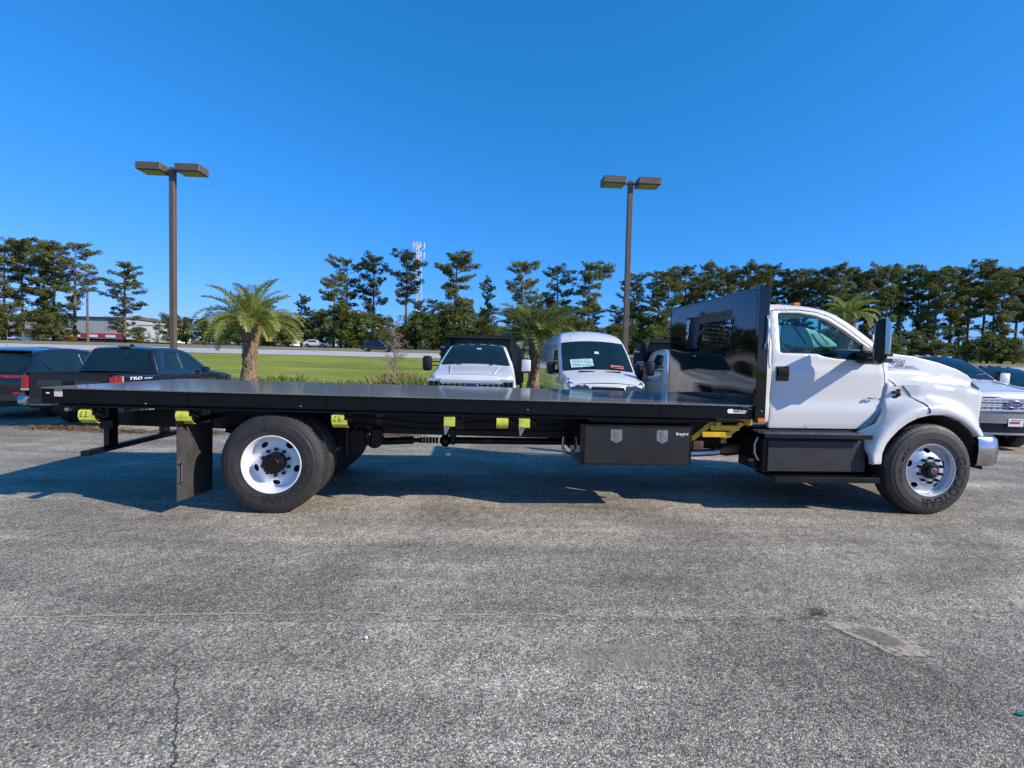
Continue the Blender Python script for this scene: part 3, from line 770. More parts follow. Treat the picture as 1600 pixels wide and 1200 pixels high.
m = MB(); m.prism(rnd([(4.79, 1.125, .02), (4.99, 1.125, .01), (4.99, 1.135, .004), (4.85, 1.135, .01), (4.85, 1.172, .005), (4.79, 1.172, .02)]), 1, -1.224, -1.2225); m.build('maker_label', M['letter'], T)
text_part("BAY'S Bodies", .034, lambda x, y, z: (4.915 + x, -1.2235 - z, 1.152 + y), M['letter'], T, 'lettering', .001, .012)
text_part('---------', .03, lambda x, y, z: (5.0 + x, -1.2235 - z, 1.190 + y), M['letter'], T, 'lettering', .001, .0)
m = MB(); m.box(5.02, 5.065, -1.224, -1.2225, 1.172, 1.176); m.build('maker_label', M['letter'], T)

# headboard
HB0, HB1 = 5.085, 5.20
pl = panel(rnd([(-1.20, 1.20), (1.20, 1.20), (1.20, 2.47), (-1.20, 2.47)]), [[(-.66, 1.872), (.66, 1.872), (.66, 2.312), (-.66, 2.312)]], lambda y, z: .0025 * math.sin(y * 1.9 + .8) * math.sin(z * 5.0) + .0012 * math.sin(y * 6 + z * 3), .1, .006, 0, 0, mapf=lambda y, z, w: (HB0 - w, y, z))
hp = pl.build('headboard', M['black'], T, 30)
for s in (-1, 1):
    m = MB(); m.box(HB0 - .003, HB1, s * 1.205, s * 1.255, 1.03, 2.495, .006); m.build('post', M['black'], hp)
m = MB(); m.box(HB0 - .001, HB1 - .01, -1.204, 1.204, 2.471, 2.495, .004); m.build('top_bar', M['black'], hp)
m = MB()
for y in (-.80, .80, 0): m.box(HB0 + .012, HB1 - .01, y - .03, y + .03, 1.2, 1.86, .004)
m.box(HB0 + .012, HB1 - .02, -1.2, 1.2, 1.80, 1.862, .004); m.build('brace', M['satin'], hp)
# expanded metal screen over the window opening
m = MB(); y0, y1, z0, z1 = -.66, .66, 1.872, 2.312; dy, dz = .046, .105
ny = int((y1 - y0) / dy) + 1
for j in range(-1, int((z1 - z0) / dz) + 2):
    for i in range(-1, ny + 1):
        cy, cz = y0 + i * dy, z0 + j * dz
        for (a, b) in (((0, 0), (.5, .5)), ((.5, .5), (1, 0)), ((0, 0), (.5, -.5)), ((.5, -.5), (1, 0))):
            A = (cy + a[0] * dy, cz + a[1] * dz); B = (cy + b[0] * dy, cz + b[1] * dz)
            if all(y0 - .001 <= p[0] <= y1 + .001 and z0 - .001 <= p[1] <= z1 + .001 for p in (A, B)):
                dx_, dz_ = B[0] - A[0], B[1] - A[1]; L = math.hypot(dx_, dz_); ny_, nz_ = -dz_ / L * .0042, dx_ / L * .0042; xx = HB0 + .001
                k = len(m.v)
                m.add([(xx, A[0] - ny_, A[1] - nz_), (xx, B[0] - ny_, B[1] - nz_), (xx - .007, B[0] + ny_, B[1] + nz_), (xx - .007, A[0] + ny_, A[1] + nz_)], [(0, 1, 2, 3)])
tag(m.build('mesh_screen', M['satin'], hp, None), kind='stuff')
m = MB(); m.box(HB0 + .03, HB1 - .012, -1.262, -1.2555, 1.035, 1.08, .002); m.build('marker_light', M['orange'], hp)
m = MB(); m.box(HB0 + .03, HB1 - .012, 1.2555, 1.262, 1.035, 1.08, .002); m.build('marker_light', M['orange'], hp)
m = MB()
m.tube([(5.165, -1.262, 2.16), (5.17, -1.285, 2.13), (5.172, -1.29, 2.0), (5.165, -1.285, 1.9), (5.15, -1.265, 1.86)], .009, 7)
m.tube([(5.17, -1.262, 2.17), (5.17, -1.28, 2.17)], .018, 8); m.tube([(5.15, -1.262, 1.86), (5.15, -1.28, 1.84)], .014, 8)
m.build('latch_handle', M['steel'], hp)
m = MB(); m.tube([(5.19, -1.262, 2.08), (5.205, -1.27, 2.0), (5.20, -1.265, 1.8), (5.205, -1.262, 1.68), (5.22, -1.262, 1.62)], .007, 6); m.build('cable', M['alu'], hp)

# ---- cab
def Wc(x, z):
    if x > 6.80 and z < 1.79: return .955
    w = interp([(.9, .985), (1.1, 1.0), (1.17, 1.0), (1.245, .983), (1.30, .982), (1.58, .990), (1.605, .991), (1.66, .972), (1.78, .966), (1.84, .952), (2.33, .805), (2.4, .775)], z)
    return w
topc = [(5.28, 2.372), (5.64, 2.374), (5.85, 2.366), (6.00, 2.350), (6.14, 2.322), (6.27, 2.275), (6.40, 2.195), (6.52, 2.105), (6.64, 2.005), (6.75, 1.912), (6.83, 1.85)]
door = [(5.385, .935, .03), (5.40, 1.2), (5.415, 1.75), (5.455, 2.30, .05), (5.80, 2.312), (6.02, 2.290), (6.17, 2.240, .03), (6.35, 2.12), (6.55, 1.955), (6.70, 1.835, .04), (6.762, 1.78), (6.757, 1.656), (6.776, 1.473), (6.757, 1.32), (6.715, 1.176), (6.60, 1.03), (6.463, .938, .04)]
doorp = rnd(door)
win = rnd([(5.52, 1.80, .03), (5.55, 2.265, .04), (5.80, 2.272), (6.00, 2.245), (6.15, 2.190), (6.33, 2.075), (6.50, 1.945), (6.61, 1.86, .03), (6.66, 1.80, .02), (6.66, 1.74, .02), (6.45, 1.738), (6.20, 1.748), (6.05, 1.768, .03), (5.96, 1.800, .03)])
cabout = rnd([(5.205, .925, .05), (5.205, 1.8), (5.215, 2.31, .07)]) + topc + [(6.86, 1.80), (6.86, 1.5), (6.85, 1.3), (6.82, 1.10), (6.75, .97), (6.66, .925)]
cab, _ = both(panel(cabout, [doorp], Wc, .07, .03, .05, .006), 'cab_side', M['white'], T, 40)
dcx = np.mean([p[0] for p in doorp]); dcz = np.mean([p[1] for p in doorp])
dshr = [(dcx + (x - dcx) * .989, dcz + (z - dcz) * .989) for x, z in doorp]
dmb = panel(dshr, [win], Wc, .05, .05, .006, .012)
for mb_, s in ((dmb, -1), (mirror(dmb), 1)):
    d = mb_.build('door', M['white'], T, 40)
    bk = panel(doorp, [win], lambda x, z: Wc(x, z) - .035, .15, 0, 0)
    (bk if s < 0 else mirror(bk)).build('door_frame', M['interior'], T, 60)
    g = panel(win, [], lambda x, z: Wc(x, z) - .022, .12, 0, 0)
    if s > 0: g = mirror(g)
    g.build('window', M['glass'], d, 60)
    g = panel(win, [[(6.0 + (x - 6.03) * .972, 2.0 + (z - 2.0) * .955) for x, z in win]], lambda x, z: Wc(x, z) - .006, .08, .012, .003, .003)
    if s > 0: g = mirror(g)
    g.build('window_seal', M['plastic'], d, 50)
    hn = MB(); yy = lambda a: s * a
    hn.prism(rnd([(5.462, 1.48, .02), (5.612, 1.48, .02), (5.612, 1.648, .02), (5.462, 1.648, .02)]), 1, yy(.994), yy(.982)); hn.build('handle_cup', M['interior'], d)
    hn = MB(); hn.prism(rnd([(5.475, 1.53, .015), (5.60, 1.53, .015), (5.60, 1.635, .02), (5.475, 1.635, .02)]), 1, yy(1.014), yy(.996)); hn.build('handle', M['black'], d)
    hn = MB(); hn.lathe([(0, -.003), (.014, -.002), (.016, .01)], (5.53, s * .998, 1.45 + .055), (0, -s, 0), 12)
    hn = MB(); hn.box(6.55, 6.60, s * .998, s * 1.03, 1.295, 1.315, .006); hn.cyl((6.61, s * 1.015, 1.30), (6.66, s * 1.015, 1.31), .01, n=8); hn.build('hinge', M['chrome'], d)
    # black mirror sail panel
    hn = panel(rnd([(6.47, 1.755, .02), (6.52, 1.93, .02), (6.69, 1.845, .03), (6.755, 1.78, .02), (6.75, 1.70, .03), (6.50, 1.705, .02)]), [], lambda x, z: Wc(x, z) + .012, .06, .02, .008)
    if s > 0: hn = mirror(hn)
    hn.build('mirror_base', M['plastic'], d)
# cab shell
m = strip([(5.205, .98), (5.205, 1.5), (5.205, 1.84)], Wc, 4, .05); back = m
back.build('cab_back', M['white'], T, 50)
bw = panel(rnd([(-.90, 1.84), (.90, 1.84), (.80, 2.30, .04), (-.80, 2.30, .04)]), [rnd([(-.58, 1.88, .04), (.58, 1.88, .04), (.52, 2.22, .04), (-.52, 2.22, .04)])], lambda y, z: 0, .1, .02, 0, .006, mapf=lambda y, z, w: (5.207 - w, y, z))
bw.build('cab_back', M['white'], T, 50)
g = MB(); g.prism([(-.60, 1.86), (.60, 1.86), (.54, 2.24), (-.54, 2.24)], 0, 5.214, 5.217); g.build('rear_window', M['glass'], T, None)
roofp = [(5.215, 2.27), (5.222, 2.33), (5.25, 2.362), (5.28, 2.372)] + topc[1:6]
strip(roofp, Wc, 16, .05, .035).build('roof', M['white'], T, 40)
strip([(x - .004, z - .004) for x, z in topc[5:]], Wc, 14, .052, .04).build('windshield', M['glass'], T, 60)
m = strip([(x - .03, z - .02) for x, z in roofp[2:]], Wc, 8, .06, .03); m.build('headliner', M['seat'], T, 60)
for s, y in ((0, -.70), (0, -.34), (0, 0), (0, .34), (0, .70)):
    m = MB(); z = 2.37 + .035 * (1 - (y / .78) ** 2); m.box(5.79, 5.88, y - .045, y + .045, z - .005, z + .028, .012); m.build('clearance_lamp', M['orange'], T)
# interior
m = MB(); m.prism(rnd([(5.42, 1.40), (5.60, 1.40), (5.56, 1.95, .1), (5.47, 2.06, .08), (5.38, 2.05, .05)]), 1, -.80, .80); m.box(5.42, 6.02, -.78, .78, 1.20, 1.45, .07); m.build('bench_seat', M['seat'], T, 50)
m = MB()
for y in (-.45, .45): m = MB(); m.box(5.39, 5.48, y - .14, y + .14, 2.06, 2.20, .04); m.build('headrest', M['seat'], T, 50)
m = MB(); m.box(6.30, 6.78, -.90, .90, 1.25, 1.79, .06); m.box(6.42, 6.80, -.88, .88, 1.79, 1.85, .03); m.build('dashboard', M['interior'], T, 40)
M['glassrefl'] = paint('painted_window_reflection', (0.42, 0.66, 0.62), 0.45, var=0.1, scale=5)  # pale teal imitating a bright reflection in the side window
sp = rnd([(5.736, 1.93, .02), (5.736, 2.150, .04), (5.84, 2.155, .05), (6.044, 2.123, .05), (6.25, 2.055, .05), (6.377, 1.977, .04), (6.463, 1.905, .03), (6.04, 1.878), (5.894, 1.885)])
m = panel(sp, [], lambda x, z: .62 + .03 * math.sin(x * 14) * (2.15 - z), .05, .01, .01); so = m.build('window_reflection', M['glassrefl'], T, 40)  # added sheet inside the cab, shaped like the reflection on the glass
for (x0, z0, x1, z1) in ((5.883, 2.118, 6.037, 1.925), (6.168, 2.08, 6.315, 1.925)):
    m = MB(); m.tube([(x0, -.645, z0), (x1, -.645, z1)], .006, 5); m.build('reflection_line', M['interior'], so)  # dark lines of the imitated reflection
m = MB(); m.box(5.86, 5.95, -.66, -.63, 2.13, 2.20, .02); m.build('reflection_mark', M['interior'], so)
m = MB()
cc = Vector((6.18, .42, 1.78)); pts = [cc + Vector((-.10 * math.sin(a) * .9, .19 * math.cos(a), .16 * math.sin(a))) for a in np.linspace(0, 2 * PI, 25)]
m.tube(pts, .014, 8, False); m.tube([cc, (6.4, .42, 1.65)], .03, 8); m.tube([pts[0], cc, pts[12]], .012, 6); m.build('steering_wheel', M['interior'], T)
m = MB(); m.box(5.23, 6.75, -.93, .93, .95, 1.0); m.box(5.222, 5.236, -.93, .93, 1.0, 1.85); m.build('cab_floor', M['interior'], T)
# ---- mirrors
for s in (-1, 1):
    y0 = 1.285; m = MB()
    hs = rnd([(6.33, 1.74, .03), (6.33, 2.15, .04), (6.41, 2.185, .03), (6.44, 2.15, .03), (6.455, 1.76, .04), (6.41, 1.70, .04), (6.36, 1.70, .03)])
    sec = [(y0 - .03, .80), (y0 - .015, .95), (y0 + .01, 1.0), (y0 + .13, 1.0), (y0 + .165, .96), (y0 + .18, .85)]
    v = []; f = []; n = len(hs); cx_, cz_ = 6.37, 1.94
    for (yy_, sc) in sec: v += [(cx_ + (x - cx_) * sc, s * yy_, cz_ + (z - cz_) * (0.5 + sc * .5)) for x, z in hs]
    for i in range(len(sec) - 1):
        for k in range(n): k2 = (k + 1) % n; f.append((i * n + k, i * n + k2, (i + 1) * n + k2, (i + 1) * n + k))
    f.append(tuple(range(n))); f.append(tuple(range((len(sec) - 1) * n, len(sec) * n)))
    m.add(v, f); mr = m.build('mirror', M['plastic'], T, 50)
    _mk = []
    # chrome cap wraps the front of the housing
    cp = [(6.415, 2.190), (6.445, 2.165), (6.468, 2.10), (6.472, 1.95), (6.466, 1.80), (6.42, 1.80)]
    c_ = MB(); v = []; f = []; n = 6
    for (yy_, k_) in ((y0 - .036, -.012), (y0 - .01, .004), (y0 + .075, .010), (y0 + .16, .004), (y0 + .188, -.014)): v += [(x + (k_ if i in (1, 2, 3, 4) else 0), s * yy_, z) for i, (x, z) in enumerate(cp)]
    for i in range(4):
        for k in range(5): f.append((i * n + k, i * n + k + 1, (i + 1) * n + k + 1, (i + 1) * n + k))
    f.append(tuple(range(6))); f.append(tuple(range(24, 30)))
    c_.add(v, f); c_.build('chrome_cap', M['chrome'], mr, 50)
    q = MB(); q.prism(rnd([(s * (y0 + .03), 1.90, .02), (s * (y0 + .125), 1.90, .02), (s * (y0 + .125), 2.13, .02), (s * (y0 + .03), 2.13, .02)]), 0, 6.325, 6.329); q.build('mirror_glass', M['mirror'], mr, None)
    q = MB(); q.prism(rnd([(s * (y0 + .03), 1.76, .02), (s * (y0 + .125), 1.76, .02), (s * (y0 + .125), 1.87, .02), (s * (y0 + .03), 1.87, .02)]), 0, 6.325, 6.329); q.build('mirror_glass', M['mirror'], mr, None)
    q = MB()
    for z in (1.735, 1.80): q.box(6.42, 6.52, s * .96, s * (y0 + .1), z - .022, z + .022, .008)
    q.box(6.44, 6.56, s * .95, s * 1.06, 1.70, 1.85, .02); q.build('mirror_arm', M['plastic'], T)
    # head turned in towards the driver
    px_, py_ = 6.40, s * (y0 + .07); ang = R(-s * -34) if s > 0 else R(-34)
    mr.matrix_local = Matrix.Translation((px_, py_, 0)) @ Matrix.Rotation(ang, 4, 'Z') @ Matrix.Translation((-px_, -py_, 0))
# ---- hood and fenders
ZC, XC = .50, 7.205
def Wh(x, z):
    hood = .775 - .05 * sstep(7.3, 8.1, x)
    zs = interp([(6.7, 1.56), (7.3, 1.555), (7.8, 1.51), (8.1, 1.44)], x)
    body = interp([(6.7, 1.0), (6.95, 1.02), (7.15, 1.06), (7.7, 1.07), (7.9, 1.06), (8.05, 1.01)], x)
    body -= .03 * sstep(1.2, .8, z)
    up = 1 - sstep(zs - .10, zs + .05, z)
    hood += .02 * sstep(1.80, 1.60, z)
    w = lerp(hood, body, up)
    d = math.hypot(x - XC, (z - ZC)) - .655
    side = .16 if x < XC else .20
    fl = 1.205 - .17 * sstep(.06, .06 + side, d) - .012 * sstep(.03, 0, d)
    if z > 1.28: fl -= .10 * sstep(1.20, 1.5, z)
    if d > .30: fl = 0
    else: fl -= .2 * sstep(.22, .30, d)
    fl -= .14 * sstep(7.80, 8.06, x)
    return smax(w, fl, .05) if fl > w - .05 else w
arch = [(6.615, .575), (6.62, .70), (6.66, .80), (6.71, .87), (6.80, .965), (6.90, 1.04), (7.02, 1.10), (7.16, 1.135), (7.30, 1.14), (7.42, 1.12), (7.54, 1.07), (7.64, 1.0), (7.72, .935), (7.77, .90)]
fen = [(6.505, .60), (6.50, .575)] + arch + [(7.89, .925, .02), (7.935, 1.02), (7.90, 1.08), (7.905, 1.2), (7.935, 1.372), (8.02, 1.425), (8.095, 1.485), (8.118, 1.53), (8.05, 1.595), (7.9, 1.665), (7.65, 1.738), (7.3, 1.805), (7.0, 1.835), (6.84, 1.84), (6.772, 1.80), (6.768, 1.656), (6.788, 1.473), (6.77, 1.32), (6.728, 1.172), (6.612, 1.02), (6.475, .928), (6.45, .90), (6.47, .75)]
fmb = panel(rnd(fen), [], Wh, .035, .05, .012)
for mb_, s in ((fmb, -1), (mirror(fmb), 1)):
    fo = mb_.build('fender', M['white'], T, 45)
    q = MB(); q.lathe([(0, -.012), (.018, -.010), (.022, 0)], (0, 0, 0), (0, 1, 0), 14)
    q.v = [(6.945 + x * 1.0, s * (Wh(6.945, 1.36) - (.0 if 1 else 0)) + (y if s < 0 else -y), 1.36 + z * .62) for x, y, z in q.v]
    q.build('marker_lamp', M['orange'], fo)
    # dark shut lines of the tilting hood
    def seam(pts, r=.005):
        q = MB(); P = dens(pts + pts[::-1], .03)[:len(dens(pts + pts[::-1], .03)) // 2 + 1]
        q.tube([(x, s * (Wh(x, z) + .001), z) for x, z in P], r, 6); q.build('shut_line', M['satin'], fo)
    seam([(6.785, 1.560), (6.83, 1.55), (6.86, 1.52), (6.885, 1.45)])
    seam([(6.965, 1.455), (7.01, 1.40), (7.06, 1.33), (7.11, 1.27), (7.145, 1.19), (7.15, 1.16)], .007)
    seam([(6.80, 1.642), (6.9, 1.645), (7.02, 1.64)], .002)
    q = MB(); q.box(6.84, 6.92, s * 1.00, s * 1.055, 1.365, 1.395, .008); q.box(6.90, 6.93, s * 1.00, s * 1.045, 1.33, 1.42, .008); q.box(6.86, 6.91, s * 1.00, s * 1.03, 1.31, 1.34, .008); q.build('hood_latch', M['plastic'], fo)
    # badge
    q = MB(); yb = lambda x, z: s * (Wh(x, z) + .006)
    def bx(pl_, dep):
        mm = MB(); n = len(pl_); v = [(x, s * (Wh(x, z) - .002), z) for x, z in pl_] + [(x, s * (Wh(x, z) + dep), z) for x, z in pl_]
        mm.add(v, [tuple(range(n)), tuple(range(n, 2 * n))] + [(i, (i + 1) % n, (i + 1) % n + n, i + n) for i in range(n)]); return mm
    bo = bx([(6.93, 1.668), (7.30, 1.658), (7.37, 1.652), (7.35, 1.672), (7.20, 1.682), (6.93, 1.690)], .006).build('badge', M['steel'], fo, None)
    sg = 1 if s < 0 else -1
    text_part('F-750', .095, lambda x, y, z: (7.055 + sg * x, s * (Wh(7.05, 1.73) + .010), 1.728 + y - .02 * x), M['steel'], bo, 'lettering', .004, .02, .2, 1.15)
    text_part('SUPER DUTY', .030, lambda x, y, z: (7.17 + sg * x, s * (Wh(7.15, 1.68) + .010), 1.682 + y - .03 * x), M['darkletter'], bo, 'lettering', .002, .012, .15, 1.5)
    # headlight
    hl = MB(); hl.prism(rnd([(7.90, s * .985), (7.98, s * .96), (8.06, s * .88), (8.10, s * .74), (7.92, s * .74)], 2), 2, 1.02, 1.372); ho = hl.build('headlight', M['chrome'], T, 40)
    q = MB(); q.prism([(7.902, s * .992), (7.985, s * .966), (8.067, s * .884), (8.107, s * .755), (8.10, s * .755), (7.97, s * .955), (7.90, s * .98)], 2, 1.18, 1.36); q.build('lens', M['darkglass'], ho, 40)
    q = MB(); q.prism([(7.902, s * .992), (7.985, s * .966), (8.067, s * .884), (8.06, s * .88), (7.97, s * .955), (7.90, s * .98)], 2, 1.075, 1.17); q.build('indicator', M['orange'], ho, 40)
    # wheel arch liner
    q = MB(); ap = arcpts(XC, ZC, .66, 192, 2, 20)
    v = [(x, s * yy_, z) for yy_ in (1.16, .50) for x, z in ap]; n = len(ap)
    q.add(v, [(i, i + 1, n + i + 1, n + i) for i in range(n - 1)]); q.add([(XC, s * .50, ZC)] + [(x, s * .50, z) for x, z in ap], [(0, i, i + 1) for i in range(1, n)]); q.build('arch_liner', M['plastic'], fo, 40)
hoodp = [(6.84, 1.84), (7.0, 1.837), (7.3, 1.806), (7.65, 1.740), (7.9, 1.668), (8.05, 1.598), (8.10, 1.56), (8.135, 1.50), (8.15, 1.44)]
m = strip(hoodp, Wh, 16, .012, .045); 
def dome(p):
    x, y, z = p; a = abs(y); return (x, y, z + .025 * sstep(.52, .42, a) * sstep(6.84, 7.1, x) * sstep(8.15, 7.9, x))
m.v = [dome(p) for p in m.v]; m.build('hood', M['white'], T, 40)
m = MB(); m.box(6.76, 6.86, -.86, .86, 1.78, 1.838, .02); m.build('cowl', M['plastic'], T)
gr = MB(); gr.box(8.02, 8.12, -.73, .73, .98, 1.43, .02); go = gr.build('grille', M['satin'], T)
for z in (1.05, 1.18, 1.31):
    q = MB(); q.box(8.12, 8.15, -.70, .70, z - .03, z + .03, .01); q.build('grille_bar', M['chrome'], go)
q = MB(); q.prism(circ(0, 1.2, .16, 28, .065), 0, 8.125, 8.165); q.build('emblem', M['blue'], go, 40)
plan = [(7.79, -1.165), (7.93, -1.185), (8.04, -1.15), (8.16, -1.02), (8.25, -.80), (8.30, -.4), (8.31, 0)]
plan = plan + [(x, -y) for x, y in plan[:-1][::-1]] + [(7.79, 1.10), (8.12, .85), (8.20, .0), (8.12, -.85), (7.79, -1.10)]
m = MB(); v = []; f = []; n = len(plan)
for z, o_ in ((.565, -.02), (.60, .0), (.75, .012), (.87, 0), (.895, -.018)): v += [(x + o_ * (1 if x > 7.8 else 0), y * (1 + o_ * .8), z) for x, y in plan]
for i in range(4):
    for k in range(n): k2 = (k + 1) % n; f.append((i * n + k, i * n + k2, (i + 1) * n + k2, (i + 1) * n + k))
f += [tuple(range(n)), tuple(range(4 * n, 5 * n))]; m.add(v, f); m.build('front_bumper', M['chrome'], T, 35)
# engine bay bulk, firewall, front axle
m = MB(); m.box(6.84, 7.98, -.48, .48, .78, 1.60, .05); m.box(5.6, 6.9, -.40, .40, .60, 1.0, .08); m.build('engine', M['interior'], T)
m = MB(); m.cyl((7.205, -.95, .50), (7.205, .95, .50), .055, n=12); m.box(7.10, 7.31, -.7, .7, .42, .52, .02)
for s in (-1, 1): m.prism([(6.55, .70), (6.9, .60), (7.2, .565), (7.5, .60), (7.85, .70), (7.85, .73), (7.5, .64), (7.2, .61), (6.9, .64), (6.55, .73)], 1, s * .38, s * .46)
m.build('front_axle', M['satin'], T)
# rear axle, differential, springs, driveline
m = MB(); m.cyl((0, -.6, .515), (0, .6, .515), .075, n=14); m.lathe([(.06, -.20), (.17, -.13), (.2, 0), (.17, .13), (.06, .2)], (0.05, 0, .53), (1, 0, 0), 20)
for s in (-1, 1): m.prism([(-.75, .75), (-.4, .66), (0, .62), (.4, .66), (.78, .75), (.78, .80), (.4, .71), (0, .69), (-.4, .71), (-.75, .80)], 1, s * .46, s * .55)
m.build('rear_axle', M['satin'], T)
m = MB(); m.cyl((.9, -.48, .66), (.9, -.30, .66), .09, n=14); m.cyl((.62, -.50, .62), (.62, -.25, .60), .10, n=14); m.box(.30, .80, -.52, -.44, .58, .80, .02); m.box(.86, .99, -.55, -.40, .60, .82, .02); m.cyl((.60, -.56, .50), (.60, -.56, .85), .03, n=10); m.build('brake_chamber', M['satin'], T)
m = MB(); m.cyl((.22, 0, .55), (1.30, 0, .60), .048, n=14); m.cyl((1.30, 0, .60), (1.38, 0, .60), .03, n=12)
for k in range(6): m.cyl((1.38 + k * .04, 0, .602), (1.41 + k * .04, 0, .603), .042, .036, 12)
m.lathe([(.03, -.07), (.075, -.03), (.08, .03), (.03, .07)], (1.70, 0, .60), (1, 0, 0), 12); m.box(1.76, 1.84, -.10, .10, .56, .76, .02)
m.cyl((1.80, 0, .605), (3.4, 0, .605), .044, n=14); m.cyl((3.4, 0, .605), (4.9, 0, .68), .05, n=14); m.box(3.28, 3.36, -.08, .08, .53, .62, .01); m.build('driveshaft', M['satin'], T)
m = MB(); m.box(2.19, 2.28, -.052, -.046, .585, .628); m.build('shaft_label', M['cover'], T)
m = MB(); m.tube([(4.40, -.55, .56), (4.76, -.52, .565), (5.00, -.50, .575), (5.06, -.50, .59)], [.045, .045, .045, .05], 12); e0 = m.build('exhaust_pipe', M['steel'], T, 40)
m = MB(); m.tube([(5.06, -.5, .60), (5.14, -.5, .615), (5.36, -.5, .645), (5.50, -.5, .665), (5.60, -.5, .70)], [.055, .085, .09, .075, .05], 14); m.build('exhaust_muffler', M['exhaust'], T, 40)
m = MB(); m.tube([(5.60, -.5, .70), (5.9, -.48, .74), (6.6, -.45, .80)], .05, 10); m.build('exhaust_pipe', M['satin'], T, 40)
for (y, r_, P) in ((-.47, .011, [(-.6, .90), (.5, .88), (1.3, .80), (2.4, .79), (3.2, .80)]), (-.48, .008, [(.7, .95), (1.5, .86), (2.2, .90), (3.1, .86)]), (-.50, .014, [(4.4, .80), (4.7, .70), (5.0, .72), (5.3, .80)]), (-.58, .010, [(4.4, .90), (4.65, .82), (5.0, .84), (5.25, .90)]), (-.55, .009, [(.25, .70), (.5, .62), (.62, .72), (.75, .88)])):
    m = MB(); m.tube([(x, y, z) for x, z in P], r_, 6); m.build('air_hose', M['plastic'], T)
# wheels
for s in (-1, 1):
    fl = s > 0
    make_wheel('front', T, (XC, s * 1.20, .515), fl)
    make_wheel('rear', T, (0, s * 1.20, .515), fl, a0=35)
    m = tyre_mb(.520, .282, .290); o = m.build('inner_tyre', M['rubber'], T, 16); o.location = (0, s * .875, .515)
    if fl: o.rotation_euler = (0, 0, PI)
    m = MB(); m.lathe([(.29, .01), (.27, .1), (.2, .12), (.1, .12)], (0, s * .875, .515), (0, -s, 0), 32); m.build('inner_rim', M['rimw'], T)
# mud flaps
for s in (-1, 1):
    pf = [(s * 1.262, .15), (s * 1.262, .93), (s * .57, .86), (s * .57, .10)]
    m = panel([(abs(a), b) for a, b in pf], [], lambda u, v: .015 * math.sin(u * 5) * (1 - v), .1, .008, 0, 0, mapf=lambda u, v, w: (-.885 - w, s * u, v)); fo = m.build('mud_flap', M['flap'], T, 50)
    m = MB(); m.box(-.90, -.86, s * .44, s * 1.26, .905, .955, .004); m.build('flap_bracket', M['satin'], fo)
    m = MB(); m.tube([(-.86, s * 1.295, .505), (-.865, s * 1.285, .515), (-.865, s * 1.215, .525), (-.865, s * 1.205, .515), (-.865, s * 1.205, .345), (-.865, s * 1.215, .335), (-.865, s * 1.285, .325), (-.86, s * 1.295, .315)], .007, 7); m.build('flap_handle', M['steel'], fo)
# underride guard
m = MB(); m.box(-1.94, -1.86, -1.06, 1.06, .555, .61, .008); uo = m.build('underride_guard', M['satin'], T)
for y in (-.67, .30):
    m = MB(); m.box(-1.925, -1.875, y - .08, y + .08, .61, 1.06, .006); m.build('guard_upright', M['black'], uo)
m = MB(); m.box(-1.86, -1.72, -.93, -.80, .82, .93, .02); m.box(-1.82, -1.76, -.92, -.82, .93, 1.08, .01); m.build('tow_socket', M['satin'], T)
# toolbox
m = MB(); m.box(3.20, 4.435, -1.165, -.60, .535, .985, .012); tb = m.build('toolbox', M['black'], T)
m = MB(); m.box(3.245, 4.40, -1.178, -1.166, .555, .955, .006); dr_ = m.build('toolbox_door', paint('black_toolbox_paint', (0.016, 0.016, 0.017), 0.3, coat=0.3, var=0.1), tb)
m = MB(); m.box(3.30, 4.34, -1.12, -.60, .986, 1.05, .01); m.build('toolbox_bracket', M['satin'], tb)
for x in (3.588, 4.092):
    m = MB(); m.prism(rnd([(x - .062, .925, .008), (x + .062, .925, .008), (x + .062, .81), (x, .778, .01), (x - .062, .81)]), 1, -1.184, -1.178); la = m.build('latch', M['steel'], tb, 30)
    m = MB(); m.prism(rnd([(x - .02, .905, .01), (x + .02, .905, .01), (x + .015, .83, .01), (x - .015, .83, .01)]), 1, -1.196, -1.185); m.cyl((x, -1.186, .81), (x, -1.192, .81), .012, n=12); m.box(x - .048, x + .048, -1.1885, -1.185, .852, .860); m.build('latch_handle', M['chrome'], la, 30)
text_part('Brand-d', .042, lambda x, y, z: (4.315 + x, -1.1785 - z, .885 + y), M['letter'], tb, 'lettering', .001, .016)
text_part('____', .02, lambda x, y, z: (4.315 + x, -1.1785 - z, .868 + y), M['letter'], tb, 'lettering', .001, .01)
m = MB(); m.box(3.20, 4.435, .60, 1.165, .535, .985, .012); m.build('toolbox', M['black'], T)
# curved bracket hanging at the front of the toolbox
m = MB(); m.tube([(3.13, -.55, .75), (3.12, -.55, .62), (3.16, -.55, .55), (3.2, -.55, .53)], .018, 8); m.build('tank_strap', M['steel'], T)
